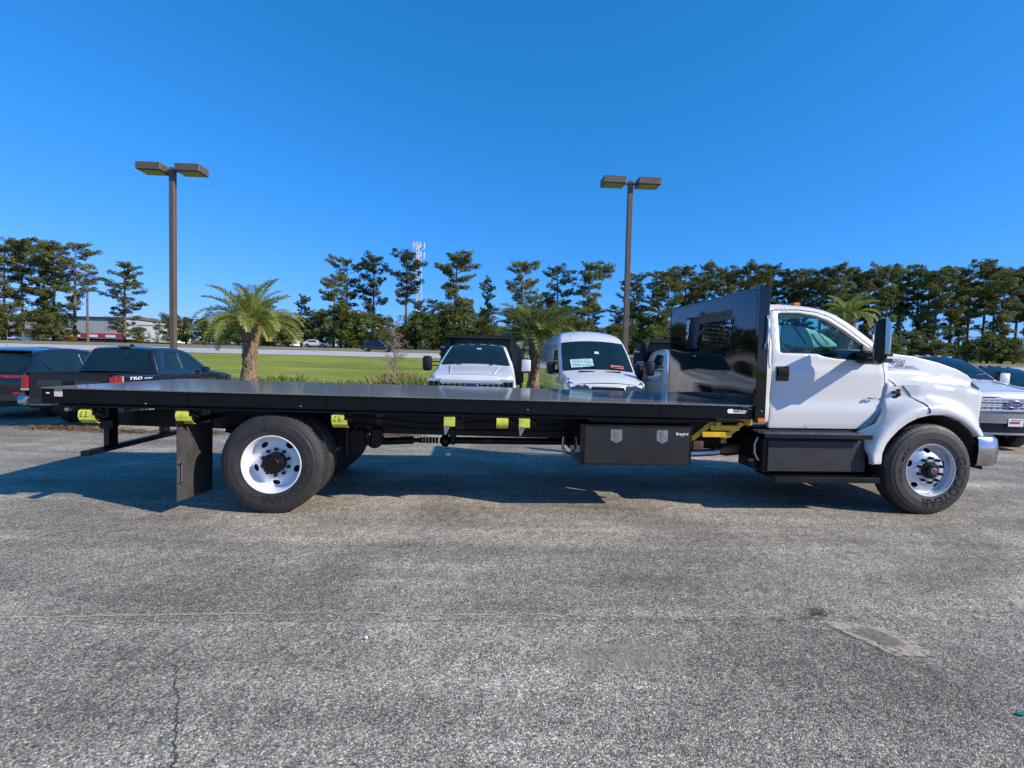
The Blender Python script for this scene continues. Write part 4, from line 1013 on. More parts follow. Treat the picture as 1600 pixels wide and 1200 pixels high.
# yellow folding steps
m = MB(); m.box(4.73, 5.10, -1.135, -1.075, 1.015, 1.06, .006); lo = m.build('folding_ladder', M['yellow'], T)
for x in (4.735, 5.085):
    m = MB(); m.box(x - .028, x + .028, -1.155, -1.06, .985, 1.078, .008); m.cyl((x, -1.16, 1.035), (x, -1.155, 1.035), .017, n=10); m.build('ladder_bracket', M['yellow'], lo)
def bar(m, a, b, w, d):
    a = Vector(a); b = Vector(b); L = (b - a).length; q = (b - a).to_track_quat('X', 'Z').to_matrix().to_4x4()
    m.box(0, L, -w / 2, w / 2, -d / 2, d / 2, .004, Matrix.Translation(a) @ q)
for x in (0, .345):
    m = MB(); bar(m, (4.70 + x, -1.09, 1.015), (4.475 + x, -1.06, .815), .02, .055); m.build('ladder_rail', M['yellow'], lo)
for t_ in (.22, .62):
    m = MB(); x = lerp(4.70, 4.475, t_); z = lerp(1.0, .815, t_); m.box(x, x + .345, -1.12, -1.03, z - .012, z + .02, .005); m.box(x + .01, x + .335, -1.123, -1.12, z - .035, z + .018, 0.001); m.build('ladder_tread', M['yellow'], lo)
m = MB(); m.box(4.47, 4.60, -1.10, -1.05, .70, .80, .01); m.box(4.79, 4.86, -1.10, -1.05, .775, .82, .008); m.build('ladder_foot', M['exhaust'], lo)
# battery box and cab steps
for s in (-1, 1):
    m = MB(); m.box(5.29, 6.50, s * .55, s * 1.09, .455, .845, .015); bo = m.build('battery_box', M['satin'], T)
    m = MB(); m.box(5.335, 6.49, s * 1.091, s * 1.108, .470, .822, .006); m.build('box_cover', M['cover'], bo)
    for (x0, x1, z0, z1, nm_) in ((5.235, 6.49, .855, .905, 'upper_step'), (5.37, 6.60, .365, .425, 'lower_step')):
        m = MB(); m.box(x0, x1, s * .80, s * 1.20, z1 - .022, z1 - .004, .004); m.box(x0, x1, s * 1.185, s * 1.203, z0, z1 - .002, .004)
        so = m.build(nm_, M['satin'], T)
        m = MB(); rr = random.Random(2)
        for i in range(int((x1 - x0) / .035)):
            for j in range(7):
                x = x0 + .02 + i * .035 + (j % 2) * .016; y = s * (.86 + j * .05); m.box(x - .010, x + .010, y - .008, y + .008, z1 - .004, z1 + .007)
        tag(m.build('step_teeth', M['steel'] if nm_ == 'upper_step' else M['satin'], so, None), kind='stuff')
    m = MB(); m.tube([(5.26, s * 1.02, .84), (5.225, s * 1.02, .76), (5.235, s * 1.02, .66), (5.28, s * 1.02, .58)], .016, 8); m.build('bracket_strap', M['steel'], bo)
    m = MB(); m.box(5.20, 5.30, s * .9, s * 1.0, .50, .62, .02); m.box(6.50, 6.58, s * .60, s * 1.02, .42, .86, .01); m.build('box_bracket', M['satin'], bo)
m = MB(); m.box(5.175, 5.24, -1.01, -.98, .56, .60, .008); m.build('reflector', M['red'], T)
m = MB(); m.box(5.23, 6.50, -.98, -.90, .905, .925, .004); m.build('sill_trim', M['plastic'], T)
# strap winches along the near side
ws = [(-1.785, .995, 0, 'a'), (-.865, 1.0, 0, 'b'), (.665, .985, 0, 'a'), (1.807, .985, 1, 'c'), (2.358, .985, 0, 'd'), (2.592, .983, 1, 'c')]
for i, (x, z, hook, k) in enumerate(ws):
    m = MB(); rad = .070
    if k in 'abd': m.tube([(x - .062, -1.14, z), (x + .062, -1.14, z)], rad, 28)
    else: m.tube([(x - .060, -1.14, z + .01), (x + .055, -1.14, z + .01)], rad * .93, 28)
    m.prism([(-1.14 - rad, z - .02), (-1.14 - rad - .004, z - .02), (-1.14 - rad + .012, z - rad), (-1.10, z - rad - .004), (-1.10, z - rad)], 0, x - .06, x + .06) if 0 else None
    if k in 'ab': m.prism([(-1.208, z), (-1.205, z - .045), (-1.16, z - .082), (-1.13, z - .085), (-1.13, z - .078), (-1.158, z - .075), (-1.20, z - .04)], 0, x - .055, x + .095)
    st = m.build('strap_roll', M['strap'], T, 40)
    m = MB()
    for e in (-.072, .066): m.box(x + e, x + e + .006, -1.20, -1.09, z - .03, z + .085, .002)
    m.box(x - .07, x + .07, -1.19, -1.09, z + .082, z + .09, .002)
    m.cyl((x + .07, -1.14, z), (x + .135, -1.14, z), .026, n=14); m.cyl((x + .085, -1.14, z), (x + .095, -1.14, z), .048, n=18)
    m.box(x + .078, x + .125, -1.165, -1.10, z + .035, z + .09, .006); m.build('winch_frame', M['satin'], st)
    if hook:
        m = MB(); m.prism([(x - .062, z - .045), (x + .005, z - .05), (x - .035, z - .135), (x - .05, z - .135)], 1, -1.214, -1.208); m.box(x - .06, x, -1.214, -1.20, z - .055, z - .04, .002); m.build('strap_hook', M['steel'], st)
        m = MB(); m.box(x - .06, x + .055, -1.2135, -1.2095, z - .048, z + .04, .001); m.build('strap_tail', M['strap'], st)
    if k == 'a':
        m = MB(); rr = random.Random(i)
        for c_ in (-.03, .012):
            for j in range(5):
                a = R(150 + j * 17); a2 = a + R(9); w_ = rr.uniform(.008, .017); xx = x + c_ + rr.uniform(-.004, .004); r_ = rad + .0012
                m.add([(xx - w_, -1.14 + r_ * math.cos(a), z + r_ * math.sin(a)), (xx + w_, -1.14 + r_ * math.cos(a), z + r_ * math.sin(a)), (xx + w_ * .5, -1.14 + r_ * math.cos(a2), z + r_ * math.sin(a2)), (xx - w_ * .3, -1.14 + r_ * math.cos(a2), z + r_ * math.sin(a2))], [(0, 1, 2, 3)])
        m.build('strap_print', M['darkletter'], st, None)
# ------------------------------------------------------------------ parked vehicles
def car_wheel(parent, loc, Ro, w, rim_mat, side, name='wheel', spokes=6):
    """side=-1: outer face looks to -y"""
    m = MB(); s = side
    ri = Ro * .60
    m.lathe([(ri, .02), (ri + .01, .004), (Ro - .05, .0), (Ro - .015, .02), (Ro, .05), (Ro, w - .05), (Ro - .02, w - .01), (ri, w)], (0, 0, 0), (0, -s, 0), 40)
    wheel = MB()
    wheel.lathe([(ri, .015), (ri - .012, .02), (ri - .02, .08), (0.02, .10)], (0, 0, 0), (0, -s, 0), 36)
    for k in range(spokes):
        a = 2 * PI * k / spokes; c_, s_ = math.cos(a), math.sin(a)
        wheel.add([(c_ * r - s_ * h, -s * t, s_ * r + c_ * h) for r, h, t in ((.05, .035, .03), (ri - .01, .03, .03), (ri - .01, -.03, .03), (.05, -.035, .03))], [(0, 1, 2, 3)])
    wheel.lathe([(0, .012), (.06, .016), (.075, .04)], (0, 0, 0), (0, -s, 0), 16)
    o = wheel.build(name, rim_mat, parent, 35); o.location = loc
    m.build('tyre', M['rubber'], o, 30)
    return o
def shell(root, top, zb, arches, W, mat, wins, segs, edge=.05, wmat=None, grid=.09):
    """both body sides, windows, and the sheets across. segs: (i0,i1,name,mat,inset,crown,cols)"""
    x_f, x_r = top[0][0], top[-1][0]
    bot = []
    for (cx, cz, r) in sorted(arches):       # rear to front
        a0 = math.degrees(math.asin(max(-1, min(1, (zb - cz) / r))))
        bot += arcpts(cx, cz, r, 180 - a0, a0, 14)
    out = list(top) + bot
    hol = [rnd(w) for w in wins]
    mb = panel(out, hol, W, grid, .04, edge, .01)
    a, b = both(mb, 'body_side', mat, root, 45)
    for h in hol:
        g = panel(h, [], lambda x, z: W(x, z) - .012, .15, 0, 0)
        both(g, 'side_window', wmat or M['darkglass'], root, 60)
    for (i0, i1, nm, mt, ins, cr, cols) in segs:
        strip(top[i0:i1 + 1], W, cols, ins, cr, .014 if nm == 'windshield' else 0).build(nm, mt, root, 40)
    ym = min(W(x_f - 1, zb + .1), 1.0) - .08
    m = MB(); m.box(x_r + .1, x_f - .1, -ym, ym, zb - .05, zb + .12); m.build('floor_pan', M['plastic'], root)
    for (cx, cz, r) in arches:
        for s in (-1, 1):
            q = MB(); ap = arcpts(cx, cz, r * 1.02, 195, -15, 14); n = len(ap); w = W(cx, cz + r) - .03
            q.add([(x, s * yy_, z) for yy_ in (w, w - .35) for x, z in ap], [(i, i + 1, n + i + 1, n + i) for i in range(n - 1)]); q.build('arch_liner', M['plastic'], root, 40)
    return a
def oval_emblem(parent, x, y, z, ry, rz, s=1, deep=.02, fx=1):
    m = MB(); m.prism(circ(y, z, ry, 28, rz), 0, x, x + fx * deep); e = m.build('emblem', M['blue'], parent, 30)
    m = MB(); P = [(x + fx * deep, y + ry * math.cos(a), z + rz * math.sin(a)) for a in np.linspace(0, 2 * PI, 29)]; m.tube(P, ry * .07, 6, False); m.build('emblem_ring', M['chrome'], e, 40)
    text_part('Ford', rz * 1.5, lambda a, b, c: (x + fx * (deep + .001 + c), y + fx * a, z + b), M['chrome'], e, 'lettering', .002, .01, .35, 1.1)
    return e
def super_duty(label, group, loc, rz, rear, grille, tone='white'):
    keep = M['white']
    if tone == 'dark': M['white'] = M['navy']
    r = empty('pickup_truck' if rear == 'bed' else 'dump_truck', loc, rz, label, 'pickup' if rear == 'bed' else 'dump truck', group)
    crew = rear == 'bed'; xr = -4.55 if crew else -3.62
    top = [(-.10, .50), (-.07, .75), (-.06, .95), (-.07, 1.18), (-.10, 1.245), (-.16, 1.285), (-.30, 1.32), (-.65, 1.385), (-1.0, 1.44), (-1.30, 1.495), (-1.40, 1.525), (-1.6, 1.68), (-1.85, 1.855), (-2.05, 1.965), (-2.18, 2.02), (-2.45, 2.055), (-2.9, 2.07), (xr + .25, 2.05), (xr + .08, 2.0), (xr + .02, 1.9), (xr, 1.45), (xr, .55)]
    def W(x, z):
        w = interp([(.4, .98), (.8, 1.01), (1.15, 1.01), (1.3, .985), (1.45, .955), (1.55, .93), (2.0, .745), (2.1, .70)], z)
        if x > -1.3: w = interp([(.4, .98), (.8, 1.015), (1.12, 1.01), (1.25, .97), (1.32, .93), (1.5, .91)], z)
        w -= .13 * sstep(-.45, -.05, x) ** 2
        d = math.hypot(x + 1.02, z - .44); w += .03 * sstep(.62, .50, d)
        return w
    wins = [[(-1.72, 1.47, .03), (-2.18, 1.90, .05), (-2.95, 1.95, .05), (-2.98, 1.47, .04), (-2.3, 1.47), (-2.1, 1.44, .03)]]
    if crew: wins.append([(-3.10, 1.47, .04), (-3.10, 1.95, .05), (-4.05, 1.93, .06), (-4.15, 1.5, .05)])
    shell(r, top, .52, [(-1.02, .44, .52)], W, M['white'], wins,
          [(0, 5, 'front_panel', M['white'], .05, .045, 16), (5, 10, 'hood', M['white'], .05, .045, 16), (10, 14, 'windshield', M['darkglass'], .075, .044, 10), (10, 14, 'pillar_frame', M['white'], .045, .044, 10), (14, 18, 'roof', M['white'], .05, .04, 10), (18, 21, 'cab_back', M['white'], .05, 0, 6)])
    for s in (-1, 1):     # raised hood creases and door line
        m = MB(); m.tube([(-.25, s * .50, 1.352), (-.7, s * .55, 1.428), (-1.2, s * .60, 1.51)], .012, 6); m.build('hood_crease', M['white'], r, 60)
        m = MB(); m.tube([(-1.36, s * .45, 1.565), (-1.20, s * .36, 1.545)], .012, 6); m.build('hood_vent', M['plastic'], r)
        m = MB(); m.tube([(-1.66, s * (W(-1.66, z) + .001), z) for z in (1.42, 1.3, 1.0, .6)], .004, 5); m.tube([(-3.03, s * (W(-3.03, z) + .001), z) for z in (1.9, 1.45, 1.3, 1.0, .6)], .004, 5)
        m.build('shut_line', M['satin'], r)
        m = MB(); m.box(-2.92, -2.72, s * 1.0, s * 1.035, 1.20, 1.235, .01); m.build('door_handle', M['plastic'], r)
        # trailer mirror
        m = MB(); m.box(-1.78, -1.62, s * 1.14, s * 1.38, 1.36, 1.74, .05); mo = m.build('mirror', M['plastic'], r, 50)
        m = MB(); m.box(-1.625, -1.59, s * 1.16, s * 1.385, 1.40, 1.70, .02)
        if s > 0 or crew: m.build('mirror_cap', M['white'] if s > 0 else M['chrome'], mo, 50)
        m = MB(); m.box(-1.75, -1.68, s * .93, s * 1.16, 1.48, 1.51, .01); m.box(-1.75, -1.68, s * .93, s * 1.16, 1.58, 1.61, .01); m.build('mirror_arm', M['plastic'], mo)
        # headlight with C shaped surround
        m = MB(); m.prism(rnd([(s * .70, .93, .03), (s * .965, .93, .04), (s * .965, 1.225, .05), (s * .64, 1.225, .04), (s * .70, 1.15, .02)]), 0, -.20, -.045); ho = m.build('headlight', M['alu'], r, 40)
        m = MB()
        for (a, b, c_, d) in ((.73, .83, .96, 1.17), (.845, .94, .96, 1.17)): m.prism(rnd([(s * a, c_, .02), (s * b, c_, .02), (s * b, d, .02), (s * a, d, .02)]), 0, -.045, -.030)
        m.build('lens', M['darkglass'], ho, 40)
        m = MB(); m.prism(rnd([(s * .86, .975, .01), (s * .945, .975, .01), (s * .945, 1.02, .01), (s * .86, 1.02, .01)]), 0, -.03, -.024); m.build('indicator', M['orange'], ho, 40)
        for x in (-1.02,) + ((-5.0,) if crew else (-4.75,)): car_wheel(r, (x, s * .99, .41), .41, .28, M['alu'], s, spokes=8)
    # grille
    m = MB(); m.prism(rnd([(-.71, .90, .04), (.71, .90, .04), (.71, 1.20, .03), (-.71, 1.20, .03)]), 0, -.14, -.035); g = m.build('grille', M['satin'], r, 40)
    bars = ((.925, .022), (1.0, .016), (1.045, .016), (1.10, .016), (1.155, .022)) if grille == 'chrome' else ((.94, .03), (1.165, .035))
    for z, h in bars:
        m = MB(); m.box(-.034, -.015, -.70, .70, z - h, z + h, .008); m.build('grille_bar', M['alu'], g)
    m = MB()
    for z in (.965, 1.02, 1.125) if grille == 'chrome' else (1.0, 1.06, 1.11):
        for k in range(-5, 6):
            if abs(k) > 0 or grille != 'chrome': m.box(-.033, -.022, k * .125 - .045, k * .125 + .045, z - .006, z + .006, .002)
    tag(m.build('grille_slats', M['alu'], g), kind='stuff')
    oval_emblem(g, -.018, 0, 1.055, .165, .068)
    if grille != 'chrome' or 1:
        text_part('SUPER DUTY', .075, lambda a, b, c: (-.185 + c * 0 - b * .30, a, 1.312 + b * .28 + c), M['alu'], r, 'lettering', .003, .01, 0, 1.55)
    # bumper, licence plate
    m = MB(); pl_ = [(-.40, -1.02), (-.10, -1.0), (.02, -.85), (.05, 0), (.02, .85), (-.10, 1.0), (-.40, 1.02), (-.40, .9), (-.16, .8), (-.16, -.8), (-.40, -.9)]
    m.prism(pl_, 2, .66, .86); bo = m.build('bumper', M['chrome'], r, 40)
    m = MB(); m.prism([(x - .02, y * .985) for x, y in pl_], 2, .47, .655); m.build('bumper_lower', M['satin'], bo, 40)
    m = MB(); m.prism([(x - .01, y * .97) for x, y in pl_], 2, .42, .465); m.build('bumper_lip', M['steel'], bo, 40)
    for s in (-1, 1):
        m = MB(); m.prism(circ(s * .74, .57, .07, 16), 0, .03, .036); m.build('fog_lamp', M['darkglass'], bo)
    if crew:
        m = MB(); m.box(.052, .06, -.155, .155, .60, .76, .003); po = m.build('licence_plate', M['plate'], bo)
        m = MB(); m.box(.0605, .062, -.13, .08, .655, .70); m.build('plate_print', M['redletter'], po, None)
        m = MB(); m.box(.0605, .062, -.10, .11, .72, .735); m.build('plate_print', M['darkletter'], po, None)
    for y in (-.55, -.28, 0, .28, .55):
        m = MB(); z = 2.065 + .04 * (1 - (y / .7) ** 2); m.box(-2.42, -2.31, y - .055, y + .055, z - .015, z + .022, .012); m.build('clearance_lamp', M['plastic'] if not crew else M['chrome'], r)
    m = MB(); m.box(-1.50, -1.36, -.80, .80, 1.53, 1.548, .004); m.build('cowl', M['plastic'], r)
    for y in (-.45, .25):
        m = MB(); m.tube([(-1.42, y, 1.585), (-1.50, y + .28, 1.645), (-1.56, y + .52, 1.675)], .01, 5); m.build('wiper', M['plastic'], r)
    if rear == 'dump':
        m = MB()
        bodyw = 1.215; x0, x1 = -6.9, -3.85
        d = MB(); d.box(x0, x1, -bodyw, -bodyw + .05, 1.0, 1.78); d.box(x0, x1, bodyw - .05, bodyw, 1.0, 1.78); d.box(x0, x0 + .05, -bodyw + .05, bodyw - .05, 1.0, 1.75); d.box(x0, x1, -bodyw + .05, bodyw - .05, .95, 1.0)
        b = MB(); b.prism([(-bodyw, .98), (bodyw, .98), (bodyw, 1.98), (.88, 2.33), (-.88, 2.33), (-bodyw, 1.98)], 0, x1, x1 + .05)
        do = b.build('dump_headboard', M['dump'], r)
        d_ = d; 
        for nm_, (a0, a1, b0, b1, c0, c1) in dict(left_side=(x0, x1, bodyw - .05, bodyw, 1.0, 1.78), right_side=(x0, x1, -bodyw, -bodyw + .05, 1.0, 1.78), tailgate=(x0, x0 + .05, -bodyw + .05, bodyw - .05, 1.0, 1.75), bed_floor=(x0, x1, -bodyw + .05, bodyw - .05, .95, 1.0)).items():
            q = MB(); q.box(a0, a1, b0, b1, c0, c1, .01); q.build(nm_ if nm_ in ('tailgate', 'bed_floor') else 'side_wall', M['dump'], r)
        for s in (-1, 1):
            q = MB(); q.prism([(x1 + .055, 1.70), (x1 + .62, 2.30), (x1 + .62, 2.345), (x1 + .055, 2.345)], 1, s * .86, s * .90); q.build('protector_gusset', M['dump'], r)
            q = MB(); q.box(x1 + .04, x1 + .10, s * (bodyw - .07), s * (bodyw + .004), .7, 1.99, .008); q.build('corner_post', M['dump'], r)
            q = MB()
            for xx in (-6.2, -5.5, -4.8, -4.2): q.box(xx - .04, xx + .04, s * (bodyw + .001), s * (bodyw + .05), 1.0, 1.78, .006)
            q.box(x0, x1, s * (bodyw + .001), s * (bodyw + .055), 1.785, 1.85, .006)
            tag(q.build('side_ribs', M['dump'], r), kind='stuff')
        q = MB(); q.box(x1 + .06, x1 + .66, -.90, .90, 2.346, 2.375, .008); q.build('cab_protector', M['dump'], r)
        q = MB(); q.box(x1 + .64, x1 + .668, -.90, .90, 2.29, 2.345, .004); q.build('protector_lip', M['dump'], r)
        q = MB()
        for k in range(9): q.box(x1 + .06, x1 + .075, -.42, .42, 1.58 + k * .055, 1.60 + k * .055, .002)
        q.build('window_guard', M['grey'], r) if 0 else None
        q = MB(); q.box(x1 + .06, x1 + .2, -1.20, -1.06, 2.0, 2.05, .01);  q.build('tarp_bracket', M['steel'], r)
        q = MB(); q.box(x1 + .06, x1 + .30, 1.02, 1.16, .9, 1.28, .01); q.build('step_box', M['dump'], r) if 0 else None
        q = MB(); q.box(-6.6, -3.7, -.45, .45, .62, .90, .01); q.build('chassis', M['satin'], r)
    else:
        q = MB(); 
        for s in (-1, 1):
            a = panel([(-6.25, .60), (-6.25, 1.40), (-4.60, 1.42), (-4.60, .55)] + arcpts(-5.0, .44, .52, 12, 168, 12), [], lambda x, z: interp([(.5, .98), (1.0, 1.01), (1.4, .96)], z), .1, .08, .02)
            if s > 0: a = mirror(a)
            a.build('bed_side', M['white'], r, 40)
        q.box(-6.25, -6.18, -.93, .93, .6, 1.40, .01); q.build('tailgate', M['white'], r)
        q = MB(); q.box(-6.15, -4.62, -.9, .9, .85, .9); q.build('bed_floor', M['satin'], r)
    M['white'] = keep
    return r
def face(rz): return R(rz)
a = super_duty('white dump truck with black dump body facing the camera left of the van', 'white dump trucks parked facing the lot', (-.92, 11.38, 0), R(-90), 'dump', 'plain')
# things seen behind the first truck's glass: pale seat edge and mirror
q = MB(); q.prism([(.30, 1.84), (.36, 1.80), (.52, 1.80), (.50, 1.83), (.40, 1.85)], 0, -1.84, -1.835); q = MB(); q.box(-1.90, -1.87, -.02, .10, 1.93, 1.97, .01); q.build('rear_view_mirror', M['sticker'], a)
b = super_duty('white dump truck with black dump body half hidden behind the black headboard', 'white dump trucks parked facing the lot', (4.78, 11.4, 0), R(-90.5), 'dump', 'plain')
q = MB(); q.box(-3.79, -3.785, -1.12, -.90, 1.62, 1.74, .002); q.build('warning_sticker', M['plate'], b)
q = MB(); q.box(-3.79, -3.785, -1.12, -.88, 1.48, 1.61, .002); q.build('warning_sticker', paint('amber_sticker', (.8, .38, .03), .4), b)
q = MB(); q.box(-3.784, -3.783, -1.10, -.93, 1.67, 1.70); q.build('warning_print', M['redletter'], b, None)
super_duty('white crew cab pickup with chrome grille and licence plate at the right edge', None, (10.42, 10.55, -.06), R(-91), 'bed', 'chrome')
super_duty('dark pickup with row of roof lamps behind the white chrome grilled pickup', None, (14.4, 13.0, -.25), R(-90), 'bed', 'plain', 'dark')

# ---- van
def make_van(loc, rz):
    r = empty('cargo_van', loc, rz, 'white high roof cargo van facing the camera with a price sheet behind its windshield', 'van')
    top = [(-.12, .45), (-.04, .62), (-.02, .85), (-.05, .98), (-.14, 1.10), (-.30, 1.19), (-.60, 1.29), (-.92, 1.375), (-1.04, 1.42), (-1.30, 1.66), (-1.58, 1.92), (-1.80, 2.10), (-1.92, 2.20), (-2.10, 2.33), (-2.35, 2.45), (-2.7, 2.52), (-3.2, 2.55), (-4.4, 2.55), (-5.3, 2.52), (-5.50, 2.42), (-5.56, 2.2), (-5.60, 1.2), (-5.58, .5)]
    def W(x, z):
        w = interp([(.4, 1.0), (.7, 1.03), (1.1, 1.03), (1.4, 1.02), (1.9, .98), (2.2, .935), (2.36, .89), (2.46, .82), (2.55, .74)], z)
        w -= .10 * sstep(-.40, -.02, x) ** 2
        if x > -1.1: w -= .05 * sstep(1.15, 1.30, z) * sstep(-1.0, -.7, x)
        return w
    wins = [[(-1.28, 1.40, .04), (-1.92, 2.0, .06), (-2.62, 2.02, .06), (-2.66, 1.36, .05), (-1.9, 1.30, .1)]]
    shell(r, top, .45, [(-.98, .40, .43), (-4.6, .40, .43)], W, M['white2'], wins,
          [(0, 4, 'front_panel', M['white2'], .05, .08, 14), (4, 8, 'hood', M['white2'], .05, .08, 14), (8, 12, 'windshield', M['darkglass'], .065, .08, 14), (8, 12, 'pillar_frame', M['white2'], .045, .08, 14), (12, 19, 'roof', M['white2'], .05, .07, 16), (19, 22, 'rear_doors', M['white2'], .05, 0, 6)], edge=.06)
    for y in (-.42, -.10, .42):
        m = MB(); m.tube([(-2.14, y * .9, 2.415 - y * y * .1), (-2.4, y, 2.535 - y * y * .1), (-3.0, y, 2.612 - y * y * .12), (-5.2, y, 2.60 - y * y * .12)], .012, 6); m.build('roof_rib', M['white2'], r, 60)
    for y in (-.35, .35):
        m = MB(); m.prism(rnd([(y - .19, 1.395, .01), (y + .19, 1.395, .01), (y + .21, 1.42, .01), (y - .21, 1.42, .01)]), 0, -.80, -.775)
        m.v = [(x - .0, yy_, z + .02) for x, yy_, z in m.v]; m = MB(); m.box(-.90, -.80, y - .20, y + .20, 1.405, 1.446, .006); m.build('hood_slot', M['satin'], r)
    for s in (-1, 1):
        pts = rnd([(s * .46, .985, .04), (s * .90, .94, .03), (s * .945, 1.12, .05), (s * .925, 1.27, .03), (s * .80, 1.24, .05), (s * .46, 1.07, .05)])
        m = MB(); n = len(pts); v = [(interp([(.85, -.02), (.98, -.05), (1.10, -.14), (1.19, -.30), (1.29, -.60)], z) + .025 + .15 * (1 - (y / .95) ** 2), y, z) for y, z in pts]; v += [(x - .2, y, z) for x, y, z in v]
        m.add(v, [tuple(range(n)), tuple(range(n, 2 * n))] + [(i, (i + 1) % n, (i + 1) % n + n, i + n) for i in range(n)]); ho = m.build('headlight', paint('headlight_glass', (.05, .065, .10), .06, metal=.3, var=.8, scale=22), r, 30)
        m = MB(); m.box(-1.66, -1.50, s * 1.08, s * 1.31, 1.33, 1.66, .05); mo = m.build('mirror', M['plastic'] if s < 0 else M['cover'], r, 50)
        m = MB(); m.box(-1.64, -1.52, s * .97, s * 1.10, 1.36, 1.46, .02); m.build('mirror_arm', M['plastic'], mo)
        for x in (-.98, -4.6): car_wheel(r, (x, s * .98, .34), .34, .22, M['steel'], s)
        m = MB(); m.tube([(-1.26, s * (W(-1.26, z) + .002), z) for z in (1.40, 1.2, .9, .5)], .004, 5); m.tube([(-2.72, s * (W(-2.72, z) + .002), z) for z in (2.1, 1.4, .9, .5)], .004, 5); m.tube([(-3.9, s * (W(-3.9, z) + .002), z) for z in (2.2, 1.4, .9, .5)], .004, 5)
        m.tube([(x, s * (W(x, 1.0) + .002), 1.0) for x in (-2.8, -3.3, -3.9, -4.6, -5.5)], .008, 5); m.build('shut_line', M['satin'], r)
    m = MB(); m.prism(rnd([(-.52, .84, .05), (.52, .84, .05), (.40, 1.06, .06), (-.40, 1.06, .06)]), 0, -.10, .03); g = m.build('grille', M['satin'], r, 40)
    for z in (.88, .93, .98, 1.03):
        m = MB(); m.box(.03, .04, -.44 + (z - .88) * .5, .44 - (z - .88) * .5, z - .008, z + .008); m.build('grille_bar', M['plastic'], g)
    m = MB(); m.tube([(.035, -.53, .84), (.035, -.40, 1.065), (.035, .40, 1.065), (.035, .53, .84)], .016, 8); m.build('grille_trim', M['steel'], g)
    m = MB(); m.box(-.35, .03, -.92, .92, .42, .74, .08); m.build('bumper', M['plastic'], r, 50)
    # papers seen through the windshield, lying on its surface
    def ws(y, t):   # point on windshield, t 0 bottom..1 top
        x = lerp(-1.04, -1.92, t); z = lerp(1.42, 2.20, t); c_ = .08 * (1 - (y / .95) ** 2); return (x + c_ * .66 + .022, y, z + c_ * .75 + .024)
    def sheet_ws(y0, y1, t0, t1, mat, nm):
        m = MB(); m.add([ws(y, t) for t in (t0, t1) for y in np.linspace(y0, y1, 5)], [(i, i + 1, i + 6, i + 5) for i in range(4)]); return m.build(nm, mat, r, None)
    sheet_ws(-.72, -.40, .07, .34, M['sticker'], 'price_sheet'); sheet_ws(-.39, -.12, .08, .345, M['sticker'], 'price_sheet')
    for k, t_ in enumerate((.30, .25, .20, .15, .11)):
        m = MB(); m.add([tuple(np.array(ws(y, t)) + np.array((.003, 0, .003))) for t in (t_, t_ + .012) for y in np.linspace(-.68, -.44 + .05 * (k % 2), 4)] , [(i, i + 1, i + 5, i + 4) for i in range(3)]); m.build('print_line', M['darkletter'], r, None)
        m = MB(); m.add([tuple(np.array(ws(y, t)) + np.array((.003, 0, .003))) for t in (t_, t_ + .012) for y in np.linspace(-.36, -.18 + .03 * (k % 3), 4)] , [(i, i + 1, i + 5, i + 4) for i in range(3)]); m.build('print_line', M['darkletter'], r, None)
    sheet_ws(.34, .70, .045, .15, M['paperred'], 'leaflet')
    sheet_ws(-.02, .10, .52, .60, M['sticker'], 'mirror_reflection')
    for y in (-.5, .15):
        m = MB(); m.tube([ws(y, .01), tuple(np.array(ws(y + .3, .06)) + np.array((.02, 0, .02))), ws(y + .55, .10)], .009, 5); m.build('wiper', M['plastic'], r)
    m = MB(); m.tube([(-1.95, -.62, 2.30), (-1.90, -.62, 2.45)], .006, 5); m.build('antenna', M['plastic'], r)
    return r
make_van((2.36, 12.55, 0), R(-90 + 4.0))

